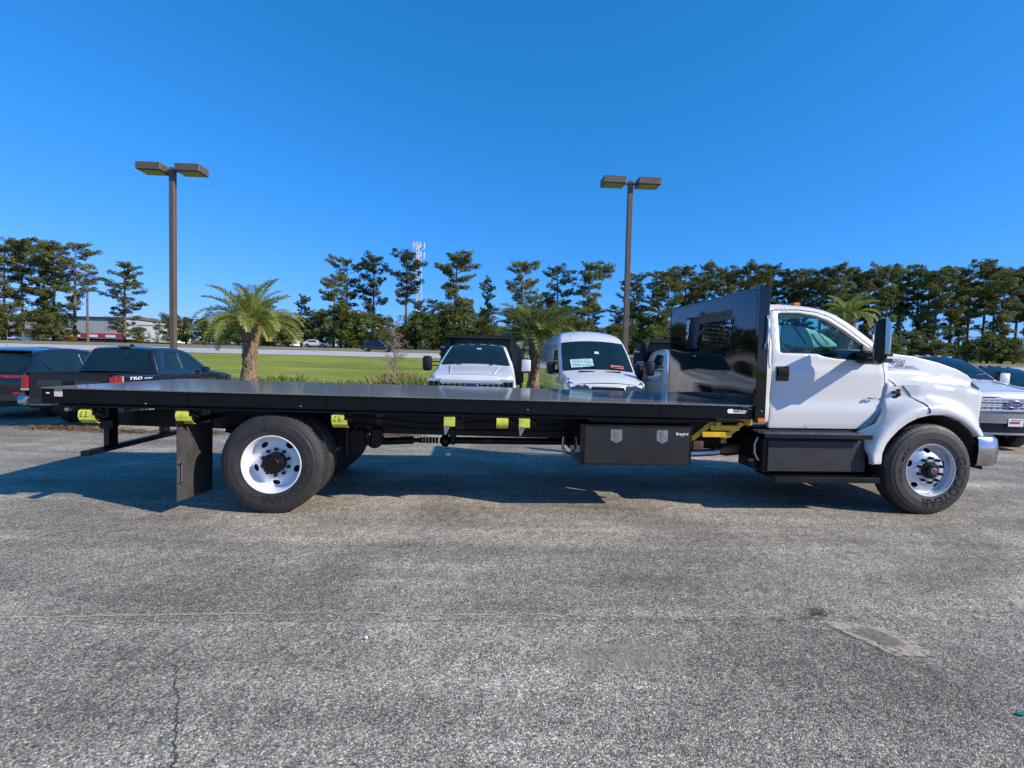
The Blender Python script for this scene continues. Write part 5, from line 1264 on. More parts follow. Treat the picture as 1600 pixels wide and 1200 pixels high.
# ---- dark double cab pickup seen from behind
def make_tacoma(loc, rz):
    r = empty('pickup_truck', loc, rz, 'dark grey double cab pickup seen from behind with red tail lights and bedside decal', 'pickup')
    top = [(-.02, .50), (0, .75), (-.06, .92), (-.22, 1.02), (-.7, 1.11), (-1.3, 1.17), (-1.52, 1.20), (-1.85, 1.42), (-2.25, 1.66), (-2.42, 1.725), (-2.8, 1.77), (-3.3, 1.775), (-3.62, 1.755), (-3.74, 1.71), (-3.82, 1.55), (-3.90, 1.18), (-3.92, 1.145), (-5.32, 1.165), (-5.37, 1.15), (-5.38, .95), (-5.37, .58)]
    def W(x, z):
        w = interp([(.4, .91), (.7, .945), (1.0, .945), (1.15, .92), (1.2, .90), (1.7, .70), (1.8, .66)], z)
        w -= .16 * sstep(-.5, 0, x) ** 2
        for cx in (-.92, -4.18):
            d = math.hypot(x - cx, z - .40); w += .03 * sstep(.62, .47, d)
        return w
    wins = [[(-1.86, 1.235, .03), (-2.36, 1.60, .05), (-2.72, 1.665, .03), (-2.76, 1.22, .03)], [(-2.84, 1.22, .03), (-2.84, 1.67, .03), (-3.40, 1.665, .06), (-3.60, 1.24, .05)]]
    shell(r, top, .50, [(-.92, .40, .46), (-4.18, .40, .46)], W, M['taco'], wins,
          [(0, 3, 'front_panel', M['satin'], .04, .03, 10), (3, 6, 'hood', M['taco'], .04, .05, 12), (6, 9, 'windshield', M['tealglass'], .07, .04, 8), (9, 13, 'roof', M['taco'], .05, .025, 10), (13, 15, 'cab_back', M['taco'], .05, .02, 8)], edge=.035)
    m = strip([(-3.755, 1.685), (-3.825, 1.53), (-3.885, 1.245)], W, 6, .11, .0, .024); m.build('rear_window', M['darkglass'], r, 60)
    m = MB(); m.tube([(-3.79, -.12, 1.69), (-3.90, -.12, 1.25)], .009, 5); m.build('window_divider', M['plastic'], r)
    m = MB(); m.box(-3.74, -3.66, -.12, .12, 1.765, 1.79, .008); m.build('stop_lamp', M['satin'], r)
    m = MB(); m.prism([(-3.45, 1.79), (-3.30, 1.79), (-3.42, 1.85), (-3.47, 1.85)], 1, -.02, .02); m.build('antenna_fin', M['taco'], r)
    m = MB(); m.prism(rnd([(-.78, .66, .02), (.78, .66, .02), (.78, 1.155, .03), (-.78, 1.155, .03)]), 0, -5.40, -5.33); tg = m.build('tailgate', paint('matt_dark_tailgate', (.008, .010, .012), .35, coat=.2, var=.1), r, 40)
    m = MB(); m.prism(rnd([(-.62, .90, .02), (.62, .90, .02), (.62, 1.02, .02), (-.62, 1.02, .02)]), 0, -5.405, -5.401); m.build('tailgate_recess', paint('tailgate_recess_paint', (.025, .03, .034), .3, coat=.3), tg, 40)
    m = MB(); m.box(-5.43, -5.402, -.11, .11, .92, 1.01, .012); m.build('tailgate_handle', M['black'], tg)
    m = MB(); m.box(-5.412, -5.33, -.79, .79, 1.157, 1.175, .006); m.build('tailgate_cap', M['plastic'], tg)
    for s in (-1, 1):
        m = MB(); m.prism(rnd([(-5.40, s * .945, .02), (-5.20, s * .958, .02), (-5.20, s * .80), (-5.41, s * .80, .02)]), 2, .84, 1.11); to = m.build('tail_light', M['red'], r, 40)
        m = MB(); m.prism(rnd([(-5.402, s * .95), (-5.19, s * .963), (-5.19, s * .80), (-5.415, s * .80)]), 2, .80, .838); m.prism([(-5.23, s * .967), (-5.19, s * .964), (-5.19, s * .93), (-5.23, s * .93)], 2, .84, 1.12); m.build('light_trim', M['alu'], to, 40)
        m = MB(); m.box(-5.50, -5.28, s * .76, s * .97, .50, .70, .04); m.build('bumper_corner', M['steel'], r, 50)
        m = MB(); m.box(-2.05, -1.93, s * .93, s * 1.13, 1.16, 1.30, .04); mo = m.build('mirror', M['taco'], r, 50)
        for x in (-.92, -4.18): car_wheel(r, (x, s * .93, .38), .38, .25, M['alu'], s)
        for x in (-2.80, -3.78):
            m = MB(); m.tube([(x, s * (W(x, z) + .002), z) for z in (1.2, 1.1, .9, .55)], .004, 5); m.build('shut_line', M['satin'], r)
        for x in (-2.62, -3.62):
            m = MB(); m.box(x - .09, x + .09, s * .945, s * .965, 1.045, 1.075, .008); m.build('door_handle', M['taco'], r)
        m = MB(); m.box(-5.35, -3.95, s * .80, s * .90, 1.166, 1.185, .008); m.build('bed_rail', M['plastic'], r)
    m = MB(); m.box(-5.52, -5.40, -.75, .75, .53, .66, .03); bo = m.build('rear_bumper', M['cover'], r, 40)
    m = MB(); m.box(-5.46, -5.44, -.75, .75, .50, .525, .005); m.build('bumper_step', M['steel'], bo)
    m = MB(); m.box(-5.48, -5.36, -.04, .04, .38, .46, .01); m.build('tow_hitch', M['steel'], r)
    m = MB(); m.box(-5.30, -3.95, -.78, .78, .70, .74); m.box(-3.95, -3.93, -.85, .85, .7, 1.16); m.build('bed_liner', M['satin'], r)
    s = -1
    text_part('TRD', .12, lambda a, b, c: (-4.78 + a * 1.0, s * (W(-4.8, 1.06) + .004 + c), 1.063 + b * .75), M['letter'], r, 'decal', .001, .012, .25, 1.9)
    text_part('SPORT', .06, lambda a, b, c: (-4.33 + a * 1.0, s * (W(-4.4, 1.06) + .004 + c), 1.058 + b * .75), M['letter'], r, 'decal', .001, .015, .25, 1.6)
    return r
# placed by its rear right corner
def place_rear(cx, cy, heading, Lr, hw):
    """world location of the vehicle origin given rear right corner"""
    c_, s_ = math.cos(heading), math.sin(heading)
    return (cx + c_ * Lr - s_ * hw, cy + s_ * Lr + c_ * hw, 0)
hd = R(90 + 4)
make_tacoma(place_rear(-8.35, 10.75, hd, 5.38, .94), hd)
# ---- dark SUVs
def make_suv(loc, rz, label):
    r = empty('suv', loc, rz, label, 'suv', 'dark cars at the left edge')
    top = [(-.05, .40), (0, .65), (-.08, .85), (-.3, .97), (-.9, 1.06), (-1.25, 1.11), (-1.75, 1.40), (-2.15, 1.60), (-2.4, 1.665), (-3.0, 1.70), (-3.7, 1.68), (-4.15, 1.62), (-4.32, 1.56), (-4.62, 1.30), (-4.78, 1.12), (-4.86, 1.0), (-4.88, .75), (-4.82, .40)]
    def W(x, z):
        w = interp([(.4, .90), (.7, .955), (.95, .955), (1.08, .93), (1.6, .72), (1.72, .66)], z)
        w -= .16 * sstep(-.55, 0, x) ** 2; w -= .10 * sstep(-4.5, -4.88, x) ** 2
        return w
    wins = [[(-1.72, 1.12, .03), (-2.25, 1.52, .06), (-2.72, 1.60, .03), (-2.76, 1.10, .03)], [(-2.86, 1.10, .03), (-2.84, 1.60, .03), (-3.62, 1.57, .05), (-4.15, 1.30, .06), (-4.02, 1.14, .05), (-3.7, 1.10, .03)]]
    shell(r, top, .40, [(-.95, .36, .42), (-3.85, .36, .42)], W, M['navy'], wins,
          [(0, 3, 'front_panel', M['navy'], .04, .03, 8), (3, 5, 'hood', M['navy'], .04, .05, 8), (5, 8, 'windshield', M['tealglass'], .07, .04, 8), (8, 12, 'roof', M['navy'], .04, .03, 10), (12, 14, 'rear_window', M['darkglass'], .08, .03, 8), (14, 17, 'tailgate', M['navy'], .04, .03, 8)], edge=.035)
    m = strip([(-4.30, 1.57), (-4.62, 1.30), (-4.80, 1.10)], W, 6, .042, .02); m.build('rear_frame', M['navy'], r, 60)
    m = MB(); m.box(-4.42, -4.22, -.62, .62, 1.60, 1.63, .01); m.build('roof_spoiler', M['navy'], r)
    for s in (-1, 1):
        m = MB(); m.prism(rnd([(-4.875, s * .25), (-4.88, s * .70), (-4.83, s * .90), (-4.62, s * .935), (-4.62, s * .86), (-4.80, s * .68), (-4.82, s * .25)]), 2, .99, 1.055); m.build('tail_light', M['red'], r, 40)
        m = MB(); m.prism([(-4.885, s * .66), (-4.85, s * .86), (-4.80, s * .86), (-4.84, s * .66)], 2, .60, .66); m.build('reflector', M['red'], r)
        m = MB(); m.tube([(x, s * (W(x, z) + .008), z) for x, z in ((-2.78, 1.10), (-3.7, 1.085), (-4.05, 1.13), (-4.19, 1.30), (-3.64, 1.60))], .010, 6); m.build('window_trim', M['chrome'], r)
        for x in (-.95, -3.85): car_wheel(r, (x, s * .93, .35), .35, .24, M['alu'], s, spokes=5)
        m = MB(); m.box(-1.95, -1.83, s * .92, s * 1.10, 1.10, 1.22, .03); m.build('mirror', M['navy'], r, 50)
    m = MB(); m.box(-4.92, -4.78, -.85, .85, .42, .62, .05); m.build('bumper', M['plastic'], r, 50)
    m = MB(); m.box(-4.90, -4.86, -.22, .22, .72, .86, .005); m.build('licence_plate', M['plate'], r)
    return r
hd = R(90 + 8)
make_suv(place_rear(-11.15, 11.7, hd, 4.88, .95), hd, 'dark navy suv parked left of the dark grey pickup at the left edge')
make_suv((-15.6, 18.9, 0), R(92), 'dark car roof just showing at the left edge behind the navy suv')

# ------------------------------------------------------------------ lamps
def lamp(x, y, top, label, yaw):
    r = empty('street_lamp', (x, y, 0), yaw, label, 'street lamp', 'parking lot lamps')
    m = MB(); m.box(-.085, .085, -.085, .085, .62, top - .08, .012); m.build('pole', M['bronze'], r, 30)
    m = MB(); m.lathe([(.30, 0), (.30, .6), (.28, .62), (0, .62)], (0, 0, 0), (0, 0, 1), 24); m.build('concrete_base', M['grey'], r, 30)
    m = MB(); m.box(-.07, .07, -.07, .07, top - .079, top + .06, .01); m.box(-.30, .30, -.035, .035, top - .09, top - .02, .006); m.build('arm', M['bronze'], r)
    for s in (-1, 1):
        m = MB(); x0, x1 = sorted((s * .22, s * 1.0)); m.box(x0, x1, -.30, .30, top - .115, top + .12, .012); h = m.build('lamp_head', M['bronze'], r, 30)
        m = MB(); m.box(x0 + .05, x1 - .05, -.25, .25, top - .135, top - .116, .006); m.build('lens', M['lens'], h, 30)
    return r
lamp(-11.30, 17.0, 7.68, 'tall twin headed parking lot lamp behind the dark grey pickup', R(3))
lamp(3.95, 18.0, 7.96, 'tall twin headed parking lot lamp standing behind the white van', R(3))

# ------------------------------------------------------------------ vegetation
def clump_mesh(name, clumps, leaf, seed, wide=1.0, per=None):
    """clumps: (x,y,z,r,flat,n) -> many small leaf quads with gaps"""
    rr = np.random.RandomState(seed); V = []; 
    for (x, y, z, r_, fl, n) in clumps:
        u = rr.normal(size=(n, 3)); u /= np.linalg.norm(u, axis=1)[:, None]; rad = r_ * rr.uniform(.35, 1, (n, 1)) ** .6
        c = np.array([x, y, z]) + u * rad * np.array([1, 1, fl])
        d1 = rr.normal(size=(n, 3)) + u * .8; d1 /= np.linalg.norm(d1, axis=1)[:, None]
        d2 = np.cross(d1, rr.normal(size=(n, 3))); d2 /= np.linalg.norm(d2, axis=1)[:, None]
        L = leaf * rr.uniform(.6, 1.4, (n, 1)); w = L * .30 * wide
        V.append(np.stack([c - d1 * L * .5, c + d2 * w, c + d1 * L * .5, c - d2 * w], 1).reshape(-1, 3))
    V = np.concatenate(V); F = np.arange(len(V)).reshape(-1, 4)
    return fast_mesh(name, V, F)
def pine_parts(seed, Ht, spread, low, dens_=1.0, lean=0.0):
    rr = random.Random(seed); cl = []; wood = MB()
    tr = []
    for k in range(9):
        t = k / 8; tr.append((math.sin(t * 2.2 + seed) * .25 * t + lean * t * t, math.cos(t * 1.7 + seed) * .25 * t, Ht * .97 * t))
    def at(t):
        f = t * 8; i = min(7, int(f)); f -= i; return Vector(tr[i]).lerp(Vector(tr[i + 1]), f)
    wood.tube(tr, [.30 * (1 - .80 * k / 8) * Ht / 20 + .02 for k in range(9)], 7)
    z = low
    nb = int(38 * dens_)
    for b in range(nb):
        t = low + (1 - low) * ((b + rr.uniform(-.5, .5)) / nb); t = min(.985, max(low, t)); p = at(t)
        u = (t - low) / (1 - low)
        env = interp([(0, .50), (.25, .75), (.6, 1.0), (.8, .98), (1, .8)], u) * math.sqrt(max(.05, 1 - max(0, (u - .78) / .24) ** 2))
        L = spread * 1.1 * env * rr.uniform(.45, 1.3)
        if rr.random() < .12 and u < .7: L *= 1.3
        a = rr.uniform(0, 2 * PI); up = rr.uniform(-.12, .30) + u * .35
        e = p + Vector((math.cos(a) * L, math.sin(a) * L, L * up)); mid = p.lerp(e, .55) + Vector((0, 0, -.07 * L))
        wood.tube([p, mid, e], [.065 * Ht / 20, .04 * Ht / 20, .015], 4)
        k = max(4, int(3.6 * L))
        for j in range(k):
            f = .30 + .75 * (j + rr.random()) / k; w = .10 + .30 * math.sin(PI * min(1, f)) * L * .55
            q = p.lerp(e, f) + Vector((-math.sin(a), math.cos(a), 0)) * rr.gauss(0, w) + Vector((rr.gauss(0, .12), rr.gauss(0, .12), rr.uniform(-.28, .36)))
            cl.append((q.x, q.y, q.z, rr.uniform(.28, .62) * Ht / 20, rr.uniform(.55, .95), int(rr.uniform(40, 74))))
    for j in range(8):
        q = at(.985); cl.append((q.x + rr.gauss(0, .45), q.y + rr.gauss(0, .45), q.z + rr.uniform(-.5, .4), .45, .8, 34))
    return wood, cl
protos = []
specs = [(1, 20, 3.0, .32, 1.0), (2, 20, 3.5, .45, 1.05), (3, 20, 2.7, .25, 1.15), (4, 20, 3.4, .36, 1.0), (5, 20, 3.0, .50, .95), (6, 20, 3.5, .20, 1.25), (8, 20, 2.4, .38, 1.0), (9, 20, 3.1, .12, 1.3)]
for sd, ht, sp, lo_, dn in specs:
    w, cl = pine_parts(sd, ht, sp, lo_, dn)
    cm = clump_mesh('crown', cl, .21, sd, 1.15); cm.materials.append(M['pine'])
    tm = w.mesh('trunk'); tm.materials.append(M['bark']); tm.shade_smooth()
    protos.append((tm, cm))
def pine(x, y, h, k, label, group, rz=None, sx=1.0):
    rr = random.Random(int(x * 31 + y * 17)); tm, cm = protos[k]
    r = empty('pine_tree', (x, y, H(x, y) - .1), rr.uniform(0, 6.28) if rz is None else rz, label, 'pine tree', group)
    s = h / 20; r.scale = (s * sx, s * sx, s)
    link('trunk', tm, None, r); link('crown', cm, None, r)
    return r
def X(px, Y): return (px - 800) / 796.5 * Y + (0)      # straight-ahead column, used only to lay the row out along the field
G = 'pines beyond the far road'
# left stand
solo = [(8, 100, 19.0, 1, 1.0, 'leftmost tall pine, cut by the left edge of the picture'), (36, 101, 20.2, 3, 1.0, 'tall thin pine with bare lower trunk in the left stand, nearest the left edge'),
        (68, 104, 20.8, 2, 1.15, 'tallest full pine in the middle of the left stand'), (84, 100, 19.2, 5, .9, 'bushy pine leaning into the middle of the left stand'),
        (117, 100, 19.7, 0, 1.15, 'tall open pine at the right side of the left stand, beside a slim bare pole'), (194, 96, 15.4, 7, 1.25, 'solitary bushy pine standing alone between the left stand and the left lamp'),
        (470, 104, 11.0, 6, 1.1, 'short dark pine just right of the front palm'),
        (520, 100, 14.5, 2, 1.25, 'dark full pine at the left of the middle group, with a lower top'), (540, 104, 18.4, 3, 1.1, 'tall pine left of the middle group with a round top'), (583, 104, 19.3, 0, 1.0, 'tall pine second in the middle group'),
        (632, 103, 19.3, 4, 1.15, 'tall pine directly left of the antenna tower'), (709, 104, 20.0, 1, 1.15, 'broad open pine above the white dump truck, right of the antenna tower'),
        (760, 108, 16.0, 6, .8, 'slim pine just left of the rear palm'), (812, 104, 18.6, 3, 1.15, 'broad pine rising behind the rear palm'),
        (868, 106, 18.2, 0, 1.0, 'pine between the rear palm and the round topped pine'), (917, 103, 18.6, 1, 1.1, 'round topped open pine above the white van'), (985, 104, 16.6, 4, 1.0, 'airy pine directly behind the right lamp pole')]
for px_, Y, h, k, sx, lb in solo: pine(X(px_, Y), Y, h, k, lb, G, sx=sx)
ORD = 'first second third fourth fifth sixth seventh eighth ninth tenth eleventh twelfth thirteenth fourteenth fifteenth sixteenth seventeenth eighteenth nineteenth twentieth'.split() + ['twenty-' + w for w in 'first second third fourth fifth sixth seventh eighth ninth'.split()] + ['thirtieth'] + ['thirty-' + w for w in 'first second third fourth'.split()]
ROWLAB = [f'{ORD[i]} tall pine from the left in the front row of the right wood' for i in range(26)]
rr = random.Random(21)
row = [1038, 1066, 1096, 1124, 1150, 1172, 1198, 1226, 1250, 1276, 1300, 1326, 1352, 1378, 1400, 1428, 1455, 1480, 1506, 1530, 1558, 1582, 1606, 1634]
tops = {1038: 17.6, 1172: 19.6, 1198: 19.2}
for i, px_ in enumerate(row):
    Y = rr.uniform(98, 108); h = tops.get(px_, rr.uniform(18.2, 19.8)) * (Y / 104)
    pine(X(px_, Y), Y, h + (.8 if px_ > 1500 else 0), i % 5 if i % 4 else 5, ROWLAB[i], 'front row of the right hand pine wood', sx=rr.uniform(.85, 1.15))
for i in range(12):
    px_ = 1030 + i * 52 + rr.uniform(-6, 6); Y = rr.uniform(114, 128); pine(X(px_, Y), Y, rr.uniform(18, 20.5) * Y / 118, rr.randrange(8), f'{ORD[i]} pine from the left in the deep rows of the right wood', 'deeper pines of the right hand wood', sx=rr.uniform(.9, 1.2))
for i in range(16):
    px_ = 655 + i * 23 + rr.uniform(-6, 6); Y = rr.uniform(112, 124); pine(X(px_, Y), Y, rr.uniform(9.5, 12.5) * Y / 118, (6, 2, 7, 5)[i % 4], f'{ORD[i]} low dark pine from the left filling the wood behind the middle pines', 'lower pines behind the middle group', sx=1.3)
# broadleaf bushes and trees low along the verge
bp = []
for sd in (31, 32, 33, 34):
    q = random.Random(sd); cl = []; w = MB(); w.tube([(0, 0, 0), (.1, 0, 1.2), (0, .1, 2.6)], [.14, .11, .05], 6)
    for j in range(110):
        a = q.uniform(0, 2 * PI); rad = q.uniform(.1, 1.9) ; z = q.uniform(.5, 3.9); rad *= math.sqrt(max(.15, 1 - ((z - 1.9) / 2.3) ** 2))
        cl.append((math.cos(a) * rad * q.uniform(.8, 1.15), math.sin(a) * rad, z + q.uniform(-.1, .25), q.uniform(.18, .48), .85, 78))
        if j % 5 == 0: w.tube([(0, 0, 1.0), (math.cos(a) * rad * .5, math.sin(a) * rad * .5, 1.0 + (z - 1) * .6), (math.cos(a) * rad, math.sin(a) * rad, z)], [.06, .04, .015], 4)
    cm = clump_mesh('crown', cl, .12, sd, 1.4); tm = w.mesh('trunk'); tm.materials.append(M['bark']); tm.shade_smooth(); bp.append((tm, cm))
bc = {}
def bush(x, y, h, k, label, group, mat='broad', sx=1.0, cat='bush', name='bush'):
    key = (k, mat)
    if key not in bc: c_ = bp[k][1].copy(); c_.materials.clear(); c_.materials.append(M[mat]); bc[key] = c_
    q = random.Random(int(x * 7 + y)); r = empty(name, (x, y, H(x, y) - .1), q.uniform(0, 6), label, cat, group); s = h / 4.3; r.scale = (s * sx, s * sx, s)
    link('trunk', bp[k][0], None, r); link('crown', bc[key], None, r); return r
GB = 'broadleaf trees along the far verge'
named = [(5, 97, 7.8, 0, 1.2, 'dark bushy tree at the left edge under the leftmost pine'), (60, 96, 6.5, 1, 1.3, 'olive green bushy tree under the left stand of pines'), (92, 97, 6.0, 2, 1.2, 'olive undergrowth tree at the right foot of the left stand'),
         (216, 95, 3.2, 3, 1.4, 'low round shrub at the foot of the solitary pine'), (268, 100, 6.2, 0, 1.2, 'round dark tree immediately behind the left lamp pole'), (290, 102, 6.0, 1, 1.0, 'bushy tree just right of the left lamp pole'), (318, 99, 5.4, 2, 1.1, 'bushy tree between the left lamp pole and the front palm'), (345, 98, 5.6, 3, 1.2, 'bushy tree left of the front palm trunk'), (372, 100, 6.0, 0, 1.2, 'dark tree behind the trunk of the front palm')]
for px_, Y, h, k, sx, lb in named: bush(X(px_, Y), Y, h, k, lb, GB, 'broad', sx, 'tree', 'broadleaf_tree')
for i in range(26):
    px_ = 405 + i * 24 + rr.uniform(-8, 8)
    Y = rr.uniform(96, 103); bush(X(px_, Y), Y, rr.uniform(5.0, 9.0), rr.randrange(4), f'{ORD[i]} bushy undergrowth tree from the left at the foot of the middle pines', 'undergrowth trees of the middle wood', 'broad', rr.uniform(1.1, 1.5), 'tree', 'broadleaf_tree')
for i in range(26):
    px_ = 1030 + i * 24 + rr.uniform(-8, 8)
    Y = rr.uniform(94, 98); bush(X(px_, Y), Y, rr.uniform(3.0, 6.5), rr.randrange(4), f'{ORD[i]} leafy undergrowth tree from the left at the foot of the right pines', 'undergrowth trees of the right hand wood', 'broad', rr.uniform(1.1, 1.6), 'tree', 'broadleaf_tree')
for px_, Y, h, lb in ((110, 94, 1.4, 'low orange shrub under the left stand of pines'), (345, 93.5, 1.2, 'low orange shrub left of the front palm trunk'), (308, 93.5, 1.0, 'tiny orange shrub beside the far road'), (745, 98, 6.2, 'yellow leaved tree above the white dump truck')):
    bush(X(px_, Y), Y, h, 1, lb, None, 'autumn', 1.6 if h < 3 else .6)
# a farther, hazier line of treetops closes the gaps near the ground
for i in range(34):
    px_ = -60 + i * 32 + rr.uniform(-10, 10); Y = rr.uniform(150, 175)
    bush(X(px_, Y), Y, rr.uniform(5, 7.5), rr.randrange(4), f'{ORD[i]} low treetop from the left on the distant skyline beyond the verge', 'distant treetops on the skyline', 'broad', 1.5, 'tree', 'broadleaf_tree')

# ---- palms
def palm(x, y, h, nf, fl, seed, label, tr=.30, drybase=True, z0=None, leaf='palm'):
    q = random.Random(seed); r = empty('palm_tree', (x, y, (H(x, y) if z0 is None else z0) - .05), 0, label, 'palm tree')
    m = MB(); n = 22; zs = [h * i / (n - 1) for i in range(n)]
    rad = [tr * interp([(0, 1.45), (.08, 1.2), (.25, 1.02), (.55, .90), (.72, 1.0), (.88, 1.32), (1, 1.0)], i / (n - 1)) * q.uniform(.94, 1.06) for i in range(n)]
    lean = .12; pt = [(lean * (z / h) ** 1.5 * .6, 0, z) for z in zs]; m.tube(pt, rad, 18); m.build('trunk', M['palmbark'], r, 60)
    b = MB()
    for i in range(320):      # old leaf bases
        t = q.random() ** .8; z = t * h; a = q.uniform(0, 2 * PI); R0 = interp(list(zip(zs, rad)), z); L = lerp(.06, .20, t) * q.uniform(.6, 1.3)
        cx = lean * (z / h) ** 1.5 * .6; c_, s_ = math.cos(a), math.sin(a); w = lerp(.05, .075, t)
        b.add([(cx + c_ * R0 * .95 - s_ * w, s_ * R0 * .95 + c_ * w, z - .06), (cx + c_ * R0 * .95 + s_ * w, s_ * R0 * .95 - c_ * w, z - .06), (cx + c_ * (R0 + L * .55), s_ * (R0 + L * .55), z + L), (cx + c_ * (R0 + .02), s_ * (R0 + .02), z - .10)], [(0, 1, 2), (0, 2, 3), (1, 3, 2)])
    tag(b.build('leaf_bases', M['palmbark'], r, None), kind='stuff')
    top = Vector((lean * .6, 0, h))
    for k in range(nf):
        a = k * 2.39996 + q.uniform(-.2, .2); lift = lerp(1.50, .12, ((k + .5) / nf) ** .85) + q.uniform(-.1, .1); L = fl * q.uniform(.85, 1.1)
        P = []; p = top + Vector((math.cos(a) * .12, math.sin(a) * .12, -.1)); el_ = lift; seg = 12
        for j in range(seg + 1):
            P.append(p.copy()); st = L / seg; p = p + Vector((math.cos(a) * math.cos(el_), math.sin(a) * math.cos(el_), math.sin(el_))) * st; el_ -= (1.15 if lift < .9 else .75) / seg * (1 + j * .10)
        st = MB(); st.tube(P, [.030 * (1 - j / (seg + 2)) + .006 for j in range(seg + 1)], 4)
        fo = st.build('frond', M['palmdry'] if (drybase and k > nf - 6) else M[leaf], r, None)
        V = []; side = Vector((-math.sin(a), math.cos(a), 0))
        nl = 54
        for j in range(nl):
            t = .14 + .84 * j / (nl - 1); f = t * seg; i0 = min(seg - 1, int(f)); p = P[i0].lerp(P[i0 + 1], f - i0); d = (P[i0 + 1] - P[i0]).normalized(); nrm = side.cross(d).normalized()
            if nrm.z < 0: nrm = -nrm
            ll = .52 * fl / 2.4 * math.sin(PI * min(1, t * .82 + .16)) ** .7 * q.uniform(.8, 1.15)
            for s in (-1, 1):
                dr = (d * .55 + side * s * .80 + nrm * q.uniform(.15, .55)).normalized(); tip = p + dr * ll + Vector((0, 0, -.12 * ll)); wd = d * .019
                midp = p.lerp(tip, .5) + nrm * .02
                V += [p - wd, midp - wd * 1.0, tip, midp + wd * 1.2]
        V = np.array([tuple(v) for v in V]); lf = fast_mesh('leaflets', V, np.arange(len(V)).reshape(-1, 4)); tag(link('leaflets', lf, M[leaf], fo), kind='stuff')
    return r
palm(-11.35, 22.0, 2.62, 44, 2.30, 3, 'stout palm with rough brown trunk standing alone on the grass by the left lamp', .285)
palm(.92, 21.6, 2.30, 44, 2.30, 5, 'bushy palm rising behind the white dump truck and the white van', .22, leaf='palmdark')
palm(16.9, 26.0, 3.9, 26, 1.45, 9, 'yellow green palm showing above the flatbed truck cab roof', .26)

# ---- bare sapling
def sapling(x, y, h, label, seed, spread=1.0):
    q = random.Random(seed); m = MB(); m.tube([(0, 0, 0), (.03, 0, h * .35), (-.02, .02, h * .7), (0, 0, h)], [.030, .022, .013, .004], 6)
    r = empty('bare_sapling', (x, y, H(x, y) - .03), 0, label, 'sapling'); m.build('trunk', M['twig'], r, 60)
    b = MB()
    for i in range(64):
        t = .26 + .70 * i / 46; p = Vector((0, 0, h * t)); a = q.uniform(0, 2 * PI); L = spread * (.80 - .5 * t) * q.uniform(.3, 1.3); e = p + Vector((math.cos(a) * L, math.sin(a) * L, L * q.uniform(.25, .8)))
        b.tube([p, p.lerp(e, .5) + Vector((0, 0, .04)), e], [.009, .006, .003], 3)
        for j in range(11):
            s = p.lerp(e, q.uniform(.3, 1)); aa = q.uniform(0, 2 * PI); l2 = L * q.uniform(.2, .5); b.tube([s, s + Vector((math.cos(aa) * l2, math.sin(aa) * l2, l2 * q.uniform(-.1, .9)))], [.006, .003], 3)
    tag(b.build('twigs', M['twig'], r, None), kind='stuff'); return r
sapling(-4.78, 20.6, 2.35, 'thin bare sapling on the grass left of the white dump truck', 4, 1.05)

# ------------------------------------------------------------------ far buildings, tower, posts, cars
def px3(px, Y): return X(px, Y)
Yb = 130
r = empty('warehouse', (-113, 128, H(0, 128)), 0, 'long grey warehouse with brown roof and red stripe behind the left pines', 'warehouse')
m = MB(); m.box(-13, 16, 0, 18, 0, 5.2, .02); wl = m.build('wall', M['grey'], r)
for i in range(28):
    m = MB(); m.box(-13 + i * 1.035, -13 + i * 1.035 + .98, -.05, -.003, 1.3, 5.1); m.build('wall_panel', M['grey'], wl, None)
m = MB(); m.prism([(-.6, 5.22), (18.4, 5.22), (18.4, 5.4), (9, 6.1), (-.6, 5.45)], 0, -13.4, 16.4); m.build('roof', M['roofgrey'], r)
m = MB(); m.box(-13, 16, -.10, -.06, .3, 1.25); m.build('red_band', M['redstripe'], r)
for i in range(6):
    m = MB(); m.box(-11 + i * 4.4, -8.6 + i * 4.4, -.16, -.11, .35, .95); m.build('window', M['whitewall'], r)
r = empty('white_building', (-83, 118, H(0, 118)), 0, 'plain white box building left of the left lamp pole', 'building')
m = MB(); m.box(-3.6, 3.6, 0, 8, 0, 3.9, .02); m.build('wall', M['whitewall'], r)
m = MB(); m.box(-3.8, 3.8, -.2, 8.2, 3.92, 4.1, .02); m.build('roof', M['whitewall'], r)
m = MB(); m.box(.6, 1.4, -.06, -.01, 0, 2.1); m.build('door', M['grey'], r)
r = empty('white_building', (-54.5, 118, H(0, 118)), 0, 'small pale building glimpsed right of the front palm trunk', 'building')
m = MB(); m.box(-3.6, 3.6, 0, 6, 0, 3.4, .02); m.build('wall', M['whitewall'], r)
m = MB(); m.box(-3.8, 3.8, -.2, 6.2, 3.42, 3.6, .02); m.build('roof', M['grey'], r)
m = MB(); m.box(1.0, 3.0, -.06, -.01, .2, 2.4); m.build('door', M['darkglass'], r)
r = empty('utility_shed', (-91.5, 96, H(0, 96)), 0, 'small pale shed at the foot of the left stand of pines', 'shed')
m = MB(); m.box(-.9, .9, 0, 1.5, 0, 1.9, .02); m.build('wall', M['whitewall'], r)
m = MB(); m.box(-1.0, 1.0, -.1, 1.6, 1.92, 2.05, .02); m.build('roof', M['grey'], r)
def pole(x, y, h, rad, mat, label, cat='utility pole', name='utility_pole'):
    m = MB(); m.tube([(0, 0, 0), (0, 0, h)], [rad, rad * .7], 8); o = m.build(name, mat, None, 40); o.location = (x, y, H(x, y)); tag(o, label, cat); return o
pole(X(137, 94), 94, 10.0, .22, M['wood'], 'slim bare wooden pole right of the left stand of pines')
pole(X(379, 66), 66, 1.9, .09, M['steel'], 'short steel marker post beside the front palm trunk', 'post', 'marker_post')
pole(X(11, 60), 60, 2.4, .03, M['steel'], 'very thin stake in the grass near the left edge', 'stake', 'stake')
